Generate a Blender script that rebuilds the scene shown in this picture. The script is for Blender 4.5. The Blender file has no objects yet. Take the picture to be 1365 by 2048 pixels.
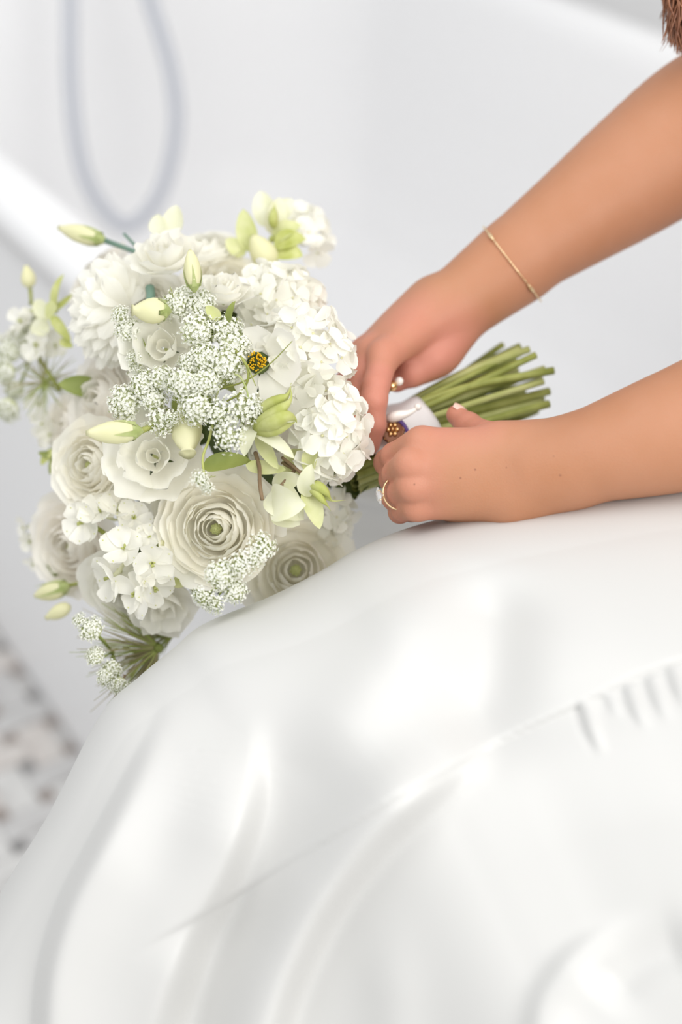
import bpy, bmesh, math, random
import numpy as np
from mathutils import Vector, Matrix, Quaternion
rad = math.radians
scene = bpy.context.scene
COL = scene.collection

# ------------------------------------------------------------------ camera
CAM = np.array([0.0, 0.0, 1.35]); PITCH = rad(35)
RT = np.array([1.0, 0, 0])
FW = np.array([0, math.cos(PITCH), -math.sin(PITCH)])
UP = np.array([0, math.sin(PITCH), math.cos(PITCH)])
FPX = 50 / 36 * 2048
cd = bpy.data.cameras.new('camera'); cam = bpy.data.objects.new('camera', cd); COL.objects.link(cam)
cam.location = CAM; cam.rotation_euler = (rad(90) - PITCH, 0, 0)
cd.sensor_fit = 'VERTICAL'; cd.sensor_height = 36; cd.sensor_width = 24; cd.lens = 50
cd.clip_start = .05
cd.dof.use_dof = True; cd.dof.focus_distance = 0.99; cd.dof.aperture_fstop = 1.9
scene.camera = cam

# ------------------------------------------------------------------ light
w = bpy.data.worlds.new('world'); scene.world = w; w.use_nodes = True
bg = w.node_tree.nodes['Background']; bg.inputs[0].default_value = (.97, .985, 1, 1); bg.inputs[1].default_value = .7

def area(name, loc, target, size, energy, color):
    ld = bpy.data.lights.new(name, 'AREA'); ld.shape = 'RECTANGLE'; ld.size = size[0]; ld.size_y = size[1]
    ld.energy = energy; ld.color = color
    o = bpy.data.objects.new(name, ld); COL.objects.link(o); o.location = loc
    o.rotation_euler = (Vector(target) - Vector(loc)).to_track_quat('-Z', 'Y').to_euler()
    return o
area('window_light', (1.55, -1.15, 2.15), (0, 1.0, .75), (1.4, 1.4), 46, (1, .975, .94))
area('overhead_fill', (-.45, .35, 2.6), (-.05, .95, .7), (2.0, 2.0), 28, (1, .99, .975))  # added soft fill from above to brighten the bouquet front, not a room fixture
vs = scene.view_settings
vs.view_transform = 'Standard'; vs.look = 'None'; vs.gamma = 1; vs.use_curve_mapping = False; vs.exposure = 0.02
scene.cycles.use_denoising = True
scene.cycles.max_bounces = 10; scene.cycles.diffuse_bounces = 6; scene.cycles.transmission_bounces = 8

# ------------------------------------------------------------------ helpers
def cc(px, py, d):                       # pixel + distance -> (right, up, depth)
    return np.array([(px - 682.5) / FPX * d, (1024 - py) / FPX * d, d])
def cw(c):                               # camera axes -> world
    c = np.asarray(c, float)
    return CAM + c[..., 0:1] * RT + c[..., 1:2] * UP + c[..., 2:3] * FW
def pw(px, py, d): return Vector(cw(cc(px, py, d)))
def dirw(r, u, t):                       # right, up, towards the viewer -> world direction
    return Vector(r * RT + u * UP - t * FW).normalized()

def link(o, parent=None, base=None):
    COL.objects.link(o)
    if parent is not None: o.parent = parent
    return o
def mesh_obj(name, verts, faces, mats, parent=None, matrix=None, mi=None, smooth=True):
    me = bpy.data.meshes.new(name)
    me.from_pydata([tuple(v) for v in verts], [], [tuple(f) for f in faces])
    for m in (mats if isinstance(mats, (list, tuple)) else [mats]): me.materials.append(m)
    if mi is not None: me.polygons.foreach_set('material_index', np.asarray(mi, np.int32))
    me.polygons.foreach_set('use_smooth', [smooth] * len(me.polygons))
    me.update()
    o = bpy.data.objects.new(name, me); link(o, parent)
    if matrix is not None: o.matrix_local = matrix
    return o
def empty(name, loc=(0, 0, 0), parent=None):
    o = bpy.data.objects.new(name, None); link(o, parent); o.location = loc; o.empty_display_size = .05
    return o
def tag(o, label=None, cat=None, group=None, kind=None):
    for k, v in (('label', label), ('category', cat), ('group', group), ('kind', kind)):
        if v: o[k] = v
    return o

class MB:                                # collects geometry for one mesh
    def __init__(s): s.v = []; s.f = []; s.m = []
    def add(s, v, f, m=0):
        n = len(s.v); s.v.extend([tuple(x) for x in v]); s.f.extend([tuple(i + n for i in q) for q in f]); s.m.extend([m] * len(f))
    def grid(s, P, m=0):                 # P (a,b,3)
        a, b = P.shape[:2]
        f = [(i * b + j, i * b + j + 1, (i + 1) * b + j + 1, (i + 1) * b + j) for i in range(a - 1) for j in range(b - 1)]
        s.add(P.reshape(-1, 3), f, m)
    def tube(s, pts, rads, n=6, m=0, cap=True):
        pts = [Vector(p) for p in pts]
        if not hasattr(rads, '__len__'): rads = [rads] * len(pts)
        t0 = (pts[1] - pts[0]).normalized(); side = t0.orthogonal().normalized(); v = []
        for i, p in enumerate(pts):
            t = (pts[min(i + 1, len(pts) - 1)] - pts[max(i - 1, 0)]).normalized()
            side = (side - t * side.dot(t)).normalized(); bn = t.cross(side)
            for k in range(n):
                a = 2 * math.pi * k / n; v.append(p + (side * math.cos(a) + bn * math.sin(a)) * rads[i])
        f = [(i * n + k, i * n + (k + 1) % n, (i + 1) * n + (k + 1) % n, (i + 1) * n + k) for i in range(len(pts) - 1) for k in range(n)]
        if cap: f += [tuple(range(n))[::-1], tuple((len(pts) - 1) * n + k for k in range(n))]
        s.add(v, f, m)
    def lathe(s, prof, n=16, m=0, M=None, wob=None):   # prof [(r,z)]
        v = []
        for j, (r, z) in enumerate(prof):
            for k in range(n):
                a = 2 * math.pi * k / n; rr = r * (wob(a, j / (len(prof) - 1)) if wob else 1)
                p = Vector((rr * math.cos(a), rr * math.sin(a), z)); v.append(M @ p if M else p)
        f = [(j * n + k, j * n + (k + 1) % n, (j + 1) * n + (k + 1) % n, (j + 1) * n + k) for j in range(len(prof) - 1) for k in range(n)]
        f += [tuple(range(n))[::-1], tuple((len(prof) - 1) * n + k for k in range(n))]
        s.add(v, f, m)
    def ball(s, c, r, m=0, n=8, sq=(1, 1, 1)):
        prof = [(math.sin(math.pi * (i + .02) / (n / 2 + .04)), -math.cos(math.pi * (i + .02) / (n / 2 + .04))) for i in range(n // 2 + 1)]
        s.lathe([(a * r, b * r) for a, b in prof], n, m, Matrix.Translation(Vector(c)) @ Matrix.Diagonal((*sq, 1)))
    def build(s, name, mats, parent=None, matrix=None, smooth=True):
        return mesh_obj(name, s.v, s.f, mats, parent, matrix, s.m, smooth)

def spline(pts, n):                      # smooth Catmull-Rom through points (any dimension)
    P = np.array(pts, float); P = np.vstack([2 * P[0] - P[1], P, 2 * P[-1] - P[-2]])
    k = len(pts) - 1; out = []
    for q in np.linspace(0, k - 1e-6, n):
        i = int(q); t = q - i; a, b, c, d = P[i:i + 4]
        out.append(.5 * (2 * b + (c - a) * t + (2 * a - 5 * b + 4 * c - d) * t * t + (3 * b - a - 3 * c + d) * t ** 3))
    return np.array(out)

# ------------------------------------------------------------------ materials
def mat(name, col, rough=.5, spec=.3, trans=0, sss=0, sss_r=(1, .35, .2), metal=0, noise=None, bump=0, bump_scale=200, sheen=0, transmission=0):
    m = bpy.data.materials.new(name); m.use_nodes = True; nt = m.node_tree; N = nt.nodes; L = nt.links
    b = N['Principled BSDF']; out = N['Material Output']
    b.inputs['Base Color'].default_value = (*col, 1); b.inputs['Roughness'].default_value = rough
    b.inputs['Specular IOR Level'].default_value = spec; b.inputs['Metallic'].default_value = metal
    if transmission: b.inputs['Transmission Weight'].default_value = transmission
    if sss:
        b.inputs['Subsurface Weight'].default_value = sss; b.inputs['Subsurface Radius'].default_value = sss_r
        b.inputs['Subsurface Scale'].default_value = .006
    if sheen: b.inputs['Sheen Weight'].default_value = sheen
    csock = None
    if noise:
        c2, sc, lo, hi = noise
        tc = N.new('ShaderNodeTexCoord'); nz = N.new('ShaderNodeTexNoise'); nz.inputs['Scale'].default_value = sc; nz.inputs['Detail'].default_value = 4
        cr = N.new('ShaderNodeValToRGB'); cr.color_ramp.elements[0].position = lo; cr.color_ramp.elements[1].position = hi
        cr.color_ramp.elements[0].color = (*col, 1); cr.color_ramp.elements[1].color = (*c2, 1)
        L.new(tc.outputs['Object'], nz.inputs['Vector']); L.new(nz.outputs['Fac'], cr.inputs['Fac']); L.new(cr.outputs['Color'], b.inputs['Base Color']); csock = cr.outputs['Color']
    if bump:
        tc = N.new('ShaderNodeTexCoord'); nz = N.new('ShaderNodeTexNoise'); nz.inputs['Scale'].default_value = bump_scale; nz.inputs['Detail'].default_value = 3
        bp = N.new('ShaderNodeBump'); bp.inputs['Strength'].default_value = bump; bp.inputs['Distance'].default_value = .001
        L.new(tc.outputs['Object'], nz.inputs['Vector']); L.new(nz.outputs['Fac'], bp.inputs['Height']); L.new(bp.outputs['Normal'], b.inputs['Normal'])
    if trans:
        t = N.new('ShaderNodeBsdfTranslucent'); t.inputs['Color'].default_value = (*col, 1)
        if csock: L.new(csock, t.inputs['Color'])
        mx = N.new('ShaderNodeMixShader'); mx.inputs['Fac'].default_value = trans
        L.new(b.outputs['BSDF'], mx.inputs[1]); L.new(t.outputs['BSDF'], mx.inputs[2]); L.new(mx.outputs['Shader'], out.inputs['Surface'])
    return m
M_TUB = mat('white_enamel', (.86, .86, .865), .35, .3)
M_WALL = mat('white_wall_paint', (.84, .84, .84), .7, .2)
M_GROUT = mat('pale_grout', (.62, .61, .6), .9, .1)
M_TILE = [mat('marble_%s' % n, c, .4, .3, noise=(c2, 22, .35, .75)) for n, c, c2 in (('white', (.74, .735, .72), (.6, .59, .58)), ('grey', (.66, .655, .65), (.5, .49, .485)), ('beige', (.72, .69, .66), (.6, .55, .52)))]
M_DOT = [mat('stone_dot_%s' % n, c, .45, .3, noise=(c2, 40, .3, .8)) for n, c, c2 in (('grey', (.3, .29, .29), (.2, .195, .195)), ('brown', (.38, .32, .29), (.28, .24, .22)))]
M_CHROME = mat('brushed_hose_steel', (.5, .52, .57), .45, .5, metal=.4)
M_SATIN = mat('ivory_satin', (.59, .588, .574), .44, .6, sheen=.1, bump=.05, bump_scale=1500)
M_PET = mat('white_petal', (.95, .942, .88), .55, .2, trans=.45, noise=((.92, .905, .84), 40, .35, .8))
M_CREAM = mat('cream_petal', (.96, .945, .87), .55, .2, trans=.45, noise=((.92, .885, .78), 40, .4, .85))
M_BLUSH = mat('blush_cream_petal', (.96, .94, .885), .55, .2, trans=.45, noise=((.95, .91, .85), 30, .4, .85))
M_HYD = mat('hydrangea_petal', (.95, .942, .882), .6, .15, trans=.36, noise=((.91, .905, .83), 60, .4, .8))
M_BUD = mat('pale_yellow_bud', (.82, .8, .52), .5, .25, trans=.2, noise=((.74, .74, .42), 45, .4, .8))
M_LACE = mat('lace_floret_white', (.9, .905, .85), .6, .15, trans=.25)
M_LGREEN = mat('lace_stalk_green', (.36, .42, .12), .6, .2, trans=.1)
M_LPALE = mat('lace_pale_green', (.69, .72, .47), .7, .1, trans=.2)
M_HELL = mat('hellebore_sepal_green', (.62, .66, .28), .5, .25, trans=.3, noise=((.78, .78, .5), 70, .35, .75))
M_HELLP = mat('hellebore_sepal_pale', (.84, .84, .66), .5, .2, trans=.3, noise=((.74, .76, .46), 60, .4, .85))
M_CARP = mat('hellebore_carpel', (.46, .5, .13), .45, .3, trans=.2, noise=((.64, .66, .3), 90, .35, .75))
M_CALYX = mat('calyx_green', (.30, .36, .12), .5, .25, noise=((.55, .58, .3), 60, .35, .75))
M_STEM = mat('stem_green', (.19, .22, .04), .5, .3, noise=((.38, .40, .12), 45, .3, .75))
M_STEM2 = mat('pale_stem_green', (.30, .33, .09), .5, .3, noise=((.46, .47, .2), 50, .3, .75))
M_STEMB = mat('blue_green_stem', (.16, .26, .2), .5, .3)
M_CUT = mat('cut_stem_end', (.55, .58, .34), .7, .2)
M_LEAF = mat('olive_leaf', (.22, .27, .06), .45, .35, trans=.15, noise=((.38, .42, .13), 40, .35, .75))
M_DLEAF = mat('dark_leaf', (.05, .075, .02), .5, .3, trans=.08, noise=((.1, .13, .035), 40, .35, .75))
M_TWIG = mat('brown_twig', (.18, .12, .07), .6, .2, noise=((.28, .2, .12), 80, .3, .7))
M_WISP = mat('seed_head_filament', (.46, .41, .22), .6, .2, trans=.3)
M_HEART = mat('green_flower_heart', (.42, .46, .2), .5, .2, noise=((.5, .52, .22), 200, .35, .7))
M_STAMEN = mat('yellow_stamen', (.8, .5, .02), .5, .2)
M_SPOT = mat('green_petal_spot', (.58, .6, .22), .6, .1)
M_RIB = mat('white_satin_ribbon', (.8, .785, .77), .35, .45)
M_RIBP = mat('lilac_cord', (.1, .055, .2), .5, .3)
M_GOLD = mat('gold', (.86, .56, .26), .25, .5, metal=1)
M_GOLDP = mat('pale_gold', (.9, .7, .42), .28, .5, metal=.8)
M_BRONZE = mat('bronze_enamel', (.17, .065, .03), .35, .5, metal=.5)
M_PEARL = mat('pearl', (.86, .82, .76), .2, .6)
M_DIA = mat('clear_stone', (.92, .93, .94), .04, .8, transmission=.55)
M_HAIR = mat('brown_hair', (.17, .062, .03), .4, .4, noise=((.36, .16, .08), 60, .35, .7))
M_NAIL = mat('pink_nail', (.8, .52, .44), .25, .5)

def skin_material(moles):
    m = mat('skin', (.62, .33, .2), .5, .28, sss=.16, bump=.25, bump_scale=900)
    nt = m.node_tree; N = nt.nodes; L = nt.links; b = N['Principled BSDF']
    tc = N.new('ShaderNodeTexCoord'); nz = N.new('ShaderNodeTexNoise'); nz.inputs['Scale'].default_value = 28; nz.inputs['Detail'].default_value = 5
    L.new(tc.outputs['Object'], nz.inputs['Vector'])
    at = N.new('ShaderNodeAttribute'); at.attribute_name = 'flush'
    base = N.new('ShaderNodeMix'); base.data_type = 'RGBA'; base.inputs[6].default_value = (.43, .195, .098, 1); base.inputs[7].default_value = (.49, .24, .145, 1)
    L.new(nz.outputs['Fac'], base.inputs[0])
    fl = N.new('ShaderNodeMix'); fl.data_type = 'RGBA'; fl.inputs[7].default_value = (.57, .235, .172, 1)
    L.new(at.outputs['Fac'], fl.inputs[0]); L.new(base.outputs[2], fl.inputs[6]); cur = fl.outputs[2]
    for p, r in moles:
        ds = N.new('ShaderNodeVectorMath'); ds.operation = 'DISTANCE'; ds.inputs[1].default_value = p
        L.new(tc.outputs['Object'], ds.inputs[0])
        lt = N.new('ShaderNodeMath'); lt.operation = 'LESS_THAN'; lt.inputs[1].default_value = r
        L.new(ds.outputs['Value'], lt.inputs[0])
        mx = N.new('ShaderNodeMix'); mx.data_type = 'RGBA'; mx.inputs[7].default_value = (.30, .13, .08, 1)
        L.new(lt.outputs[0], mx.inputs[0]); L.new(cur, mx.inputs[6]); cur = mx.outputs[2]
    L.new(cur, b.inputs['Base Color'])
    return m

# ------------------------------------------------------------------ setting: tub, floor, wall
E1 = np.array([.54, -.8417, 0]); E2 = np.array([.8417, .54, 0]); O0 = np.array([0, .887, 0])
def tl(s, t, z): return Vector(O0 + s * E1 + t * E2 + np.array([0, 0, z]))   # along the tub, across it, up

def build_floor():
    fl = MB(); a, b, c, d = tl(-2.6, -2.2, 0), tl(1.8, -2.2, 0), tl(1.8, 1.36, 0), tl(-2.6, 1.36, 0)
    v = [p + Vector((0, 0, z)) for z in (-.06, -.003) for p in (a, b, c, d)]
    fl.add(v, [(3, 2, 1, 0), (4, 5, 6, 7), (0, 1, 5, 4), (1, 2, 6, 5), (2, 3, 7, 6), (3, 0, 4, 7)])
    f = fl.build('floor', M_GROUT, smooth=False); tag(f, kind='structure')
    P = .062; W = P * 2 / 3; G = .0022
    def slab(sx, sy):
        x, y, e = sx / 2 - G / 2, sy / 2 - G / 2, .001
        v = [(-x, -y, -.006), (x, -y, -.006), (x, y, -.006), (-x, y, -.006), (-x, -y, -.0008), (x, -y, -.0008), (x, y, -.0008), (-x, y, -.0008),
             (-x + e, -y + e, 0), (x - e, -y + e, 0), (x - e, y - e, 0), (-x + e, y - e, 0)]
        fc = [(8, 9, 10, 11)] + [(i + k, (i + 1) % 4 + k, (i + 1) % 4 + k + 4, i + k + 4) for k in (0, 4) for i in range(4)]
        return v, fc
    meshes = {}
    def me(key, sx, sy, m):
        if key not in meshes:
            v, fc = slab(sx, sy); o = bpy.data.meshes.new('tile'); o.from_pydata(v, [], fc); o.materials.append(m); meshes[key] = o
        return meshes[key]
    rng = random.Random(3); rz = math.atan2(E1[1], E1[0])
    for i in range(-20, 1):
        for j in range(-9, 1):
            s, t = i * P - .02, j * P - .07
            p = tl(s, t, 0)
            if t > -.01: continue
            c = np.array(p) - CAM; dep = c @ FW; x = 682 + c @ RT / dep * FPX; y = 1024 - c @ UP / dep * FPX
            if not (-330 < x < 460 and 1020 < y < 2120): continue
            k = rng.randrange(3); long = (2 * P - W)
            o = bpy.data.objects.new('tile', me(('r', k), long, W, M_TILE[k])); link(o, f); o.location = p + Vector((0, 0, rng.uniform(-.0004, .0003)))
            o.rotation_euler = (rng.uniform(-.006, .006), rng.uniform(-.006, .006), rz + (0 if (i + j) % 2 == 0 else math.pi / 2))
            k = 0 if rng.random() < .65 else 1
            o = bpy.data.objects.new('small_dark_tile', me(('d', k), P - W, P - W, M_DOT[k])); link(o, f)
            o.location = tl(s + P / 2, t + P / 2, -.0003); o.rotation_euler = (0, 0, rz)
    wl = MB(); a, b = tl(-2.6, 1.26, 0), tl(1.8, 1.26, 0); n = Vector(E2) * .1; h = Vector((0, 0, 2.5))
    v = [a, b, b + n, a + n, a + h, b + h, b + n + h, a + n + h]
    wl.add(v, [(3, 2, 1, 0), (4, 5, 6, 7), (0, 1, 5, 4), (1, 2, 6, 5), (2, 3, 7, 6), (3, 0, 4, 7)])
    tag(wl.build('wall_back', M_WALL, smooth=False), kind='structure')
build_floor()

def build_tub():
    s0, s1, t0, t1 = -1.72, .09, 0, 1.07
    cs, ct = (s0 + s1) / 2, (t0 + t1) / 2
    prof = [  # inset from outer rim line, z, corner radius
        (-.035, .002, .32), (-.035, .03, .32), (-.025, .2, .31), (.0, .5, .3), (.012, .65, .3), (.012, .682, .3), (.002, .69, .3), (0, .7, .3), (0, .712, .3), (.006, .724, .3), (.018, .731, .29), (.05, .732, .28), (.062, .729, .28), (.074, .718, .27), (.082, .69, .26),
        (.1, .55, .25), (.125, .35, .24), (.15, .25, .24), (.2, .2, .22), (.27, .185, .2)]
    n = 14; loops = []
    for ins, z, cr in prof:
        hx, hy = (s1 - s0) / 2 - ins, (t1 - t0) / 2 - ins; r = min(cr, hy - .01); lp = []
        for q, (sx, sy) in enumerate(((1, 1), (-1, 1), (-1, -1), (1, -1))):
            for k in range(n):
                a = math.pi / 2 * (q + k / (n - 1))
                lp.append(tl(cs + sx * (hx - r) + r * math.cos(a), ct + sy * (hy - r) + r * math.sin(a), z))
        loops.append(lp)
    N = 4 * n; mb = MB()
    v = [p for lp in loops for p in lp]
    f = [(j * N + k, j * N + (k + 1) % N, (j + 1) * N + (k + 1) % N, (j + 1) * N + k) for j in range(len(loops) - 1) for k in range(N)]
    f += [tuple((len(loops) - 1) * N + k for k in range(N)), tuple(range(N))[::-1]]
    mb.add(v, f)
    o = mb.build('bathtub', M_TUB)
    tag(o, 'wide white bathtub with a rounded rim behind the bouquet and the arms', 'bathtub')
build_tub()

def build_hose():
    D = 2.2
    pts = [(128, -330), (134, -150), (140, 0), (143, 180), (163, 330), (208, 420), (262, 452), (322, 385), (352, 260), (342, 140), (300, 0), (262, -150), (244, -330)]
    P = [pw(x, y, D + .0002 * (y + 330) * .5 * 1.0 - .02 + k * .002) for k, (x, y) in enumerate(pts)]
    mb = MB(); mb.tube([Vector(p) for p in spline([tuple(p) for p in P], 200)], [.0105 + (.0007 if i % 2 else 0) for i in range(200)], 10)
    hs = mb.build('shower_hose', M_CHROME); tag(hs, 'pale grey shower hose hanging in a long loop over the white tub', 'hose')
    # floor-standing filler beyond the end of the tub, above the frame
    top = (P[0] + P[-1]) / 2; base = tl(-1.84, .43, 0)
    f = empty('tub_filler', base); tag(f, 'floor-standing steel tub filler that carries the hose', 'tap')
    zz = top.z + .03; m2 = MB()
    m2.lathe([(.05, 0), (.05, .012), (.018, .02), (.016, zz - .02), (.016, zz + .02)], 20); m2.build('post', M_CHROME, f)
    m3 = MB(); e = top + Vector((0, 0, .03)) - base; m3.tube([(0, 0, zz), (e.x * .5, e.y * .5, zz + .03), (e.x, e.y, zz)], .014, 12)
    a, b = P[0] - base, P[-1] - base; m3.tube([a + Vector((0, 0, .03)), b + Vector((0, 0, .03))], .014, 12); m3.build('spout', M_CHROME, f)
build_hose()

# ------------------------------------------------------------------ distance-field body
def seg_dist(X, a, b, ra, rb, sq=None):
    d = [x - ai for x, ai in zip(X, a)]; ba = np.asarray(b) - np.asarray(a); L2 = max(float(ba @ ba), 1e-12)
    h = np.clip((d[0] * ba[0] + d[1] * ba[1] + d[2] * ba[2]) / L2, 0, 1)
    e = [di - h * bi for di, bi in zip(d, ba)]
    if sq is not None:                   # flatten along direction sq[0] by factor sq[1] (>1 = thinner)
        n, k = sq; q = (e[0] * n[0] + e[1] * n[1] + e[2] * n[2]) * (k - 1)
        e = [ei + q * ni for ei, ni in zip(e, n)]
    dd = np.sqrt(e[0] ** 2 + e[1] ** 2 + e[2] ** 2) - (ra + (rb - ra) * h)
    return dd / (sq[1] ** .5 if sq is not None else 1)
def smin(a, b, k):
    h = np.clip(.5 + .5 * (b - a) / k, 0, 1); return b + (a - b) * h - k * h * (1 - h)

class Field:
    def __init__(s, xs, ys, zs):
        s.ax = [np.asarray(a, np.float32) for a in (xs, ys, zs)]; s.f = np.full([len(a) for a in s.ax], 1.0, np.float32)
    def box(s, pts, m):
        P = np.array(pts); lo, hi = P.min(0) - m, P.max(0) + m; sl = []
        for i in range(3):
            a = np.searchsorted(s.ax[i], lo[i]); b = np.searchsorted(s.ax[i], hi[i]); sl.append(slice(max(a - 1, 0), min(b + 1, len(s.ax[i]))))
        return tuple(sl), np.meshgrid(*[s.ax[i][sl[i]] for i in range(3)], indexing='ij', sparse=True)
    def chain(s, nodes, k_in, k_out, sq=None):          # nodes [(c, r)], blended inside by k_in, with the rest by k_out
        rm = max(r for _, r in nodes) + k_out + .012
        sl, X = s.box([c for c, _ in nodes], rm); g = None
        if len(nodes) > 2:
            q = spline([(*c, r) for c, r in nodes], (len(nodes) - 1) * 11 + 1); nodes = [(p[:3], p[3]) for p in q]
        for (a, ra), (b, rb) in zip(nodes[:-1], nodes[1:]):
            d = seg_dist(X, a, b, ra, rb, sq); g = d if g is None else np.minimum(g, d)
        s.f[sl] = smin(s.f[sl], g.astype(np.float32), k_out)
    def mesh(s):                                        # surface nets on a rectilinear grid
        f = s.f; ins = f < 0; nx, ny, nz = f.shape
        cnt = np.zeros((nx - 1, ny - 1, nz - 1), np.int8)
        for i in (0, 1):
            for j in (0, 1):
                for k in (0, 1): cnt += ins[i:nx - 1 + i, j:ny - 1 + j, k:nz - 1 + k]
        act = np.argwhere((cnt > 0) & (cnt < 8)); I, J, K = act.T
        idx = np.full(cnt.shape, -1, np.int32); idx[I, J, K] = np.arange(len(act))
        acc = np.zeros((len(act), 3)); n = np.zeros(len(act))
        cor = [(i, j, k) for i in (0, 1) for j in (0, 1) for k in (0, 1)]
        for a in cor:
            for b in cor:
                if sum(np.array(b) - np.array(a)) == 1 and sum(abs(np.array(b) - np.array(a))) == 1:
                    fa = f[I + a[0], J + a[1], K + a[2]]; fb = f[I + b[0], J + b[1], K + b[2]]
                    m = (fa < 0) != (fb < 0); t = np.where(m, fa / np.where(m, fa - fb, 1), 0)
                    pa = np.stack([s.ax[0][I + a[0]], s.ax[1][J + a[1]], s.ax[2][K + a[2]]], 1)
                    pb = np.stack([s.ax[0][I + b[0]], s.ax[1][J + b[1]], s.ax[2][K + b[2]]], 1)
                    acc += np.where(m[:, None], pa + t[:, None] * (pb - pa), 0); n += m
        V = acc / np.maximum(n, 1)[:, None]; F = []
        for ax in range(3):
            sa = [slice(1, -1)] * 3; sb = [slice(1, -1)] * 3
            sa[ax] = slice(0, -1); sb[ax] = slice(1, None)
            A, B = ins[tuple(sa)], ins[tuple(sb)]
            e = np.argwhere(A != B); inA = A[tuple(e.T)]
            off = np.ones(3, int); off[ax] = 0; e = e + off
            u, v = (ax + 1) % 3, (ax + 2) % 3; q = []
            for du, dv in ((-1, -1), (0, -1), (0, 0), (-1, 0)):
                c = e.copy(); c[:, u] += du; c[:, v] += dv; q.append(idx[c[:, 0], c[:, 1], c[:, 2]])
            q = np.stack(q, 1); q[~inA] = q[~inA][:, ::-1]; F.append(q)
        F = np.vstack(F); F = F[(F >= 0).all(1)]
        return V, F
def relax(V, F, it, lam=.5):
    E = np.vstack([F[:, [0, 1]], F[:, [1, 2]], F[:, [2, 3]], F[:, [3, 0]]]); E = np.vstack([E, E[:, ::-1]])
    deg = np.maximum(np.bincount(E[:, 0], minlength=len(V)), 1)[:, None]
    for k in range(it):
        for l in (lam, -lam * 1.02):
            S = np.stack([np.bincount(E[:, 0], V[E[:, 1], c], len(V)) for c in range(3)], 1) / deg
            V = V + l * (S - V)
    return V
def axis(spec):                                          # [(start, stop, step), ...]
    return np.concatenate([np.arange(a, b, st) for a, b, st in spec])

MM = .001
def n_(px, py, d, r): return (cc(px, py, d), r * MM)
LH = dict(                                               # left hand, nearest the lens
    index=[n_(840, 886, .968, 11), n_(790, 912, 1.0, 9.4), n_(776, 925, 1.014, 9), n_(796, 940, 1.03, 8.2), n_(832, 945, 1.036, 7.2)],
    middle=[n_(819, 928, .960, 11), n_(792, 948, .992, 9.4), n_(786, 958, 1.01, 9), n_(812, 964, 1.026, 8), n_(850, 966, 1.03, 7.2)],
    ring=[n_(822, 973, .962, 10.2), n_(800, 986, .984, 8.8), n_(790, 995, 1.0, 8.4), n_(802, 1002, 1.018, 7.8), n_(842, 1000, 1.024, 7)],
    little=[n_(830, 1013, .972, 9.6), n_(806, 1020, .992, 7.8), n_(800, 1024, 1.004, 7.2), n_(824, 1024, 1.016, 6.8), n_(855, 1020, 1.02, 6.2)],
    thumb=[n_(1030, 890, .985, 13), n_(975, 874, 1.008, 11), n_(938, 852, 1.03, 9), n_(913, 830, 1.04, 7.4)])
RH = dict(
    index=[n_(768, 712, 1.052, 11.5), n_(752, 772, 1.034, 10), n_(748, 800, 1.03, 9.2), n_(750, 850, 1.033, 8.2), n_(741, 890, 1.038, 7.2)],
    middle=[n_(742, 705, 1.07, 11), n_(722, 755, 1.052, 9.4), n_(716, 785, 1.046, 8.8), n_(714, 832, 1.038, 8), n_(717, 868, 1.04, 7)],
    ring=[n_(728, 705, 1.09, 10.5), n_(704, 755, 1.074, 9), n_(697, 780, 1.066, 8.4), n_(693, 830, 1.05, 7.6), n_(695, 866, 1.048, 6.8)],
    little=[n_(735, 702, 1.108, 9.6), n_(700, 742, 1.1, 8), n_(690, 765, 1.092, 7.4), n_(684, 800, 1.076, 6.8), n_(682, 828, 1.07, 6.2)],
    thumb=[n_(915, 660, 1.092, 13), n_(866, 716, 1.082, 11.5), n_(824, 746, 1.08, 10), n_(794, 764, 1.084, 8)])

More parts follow.
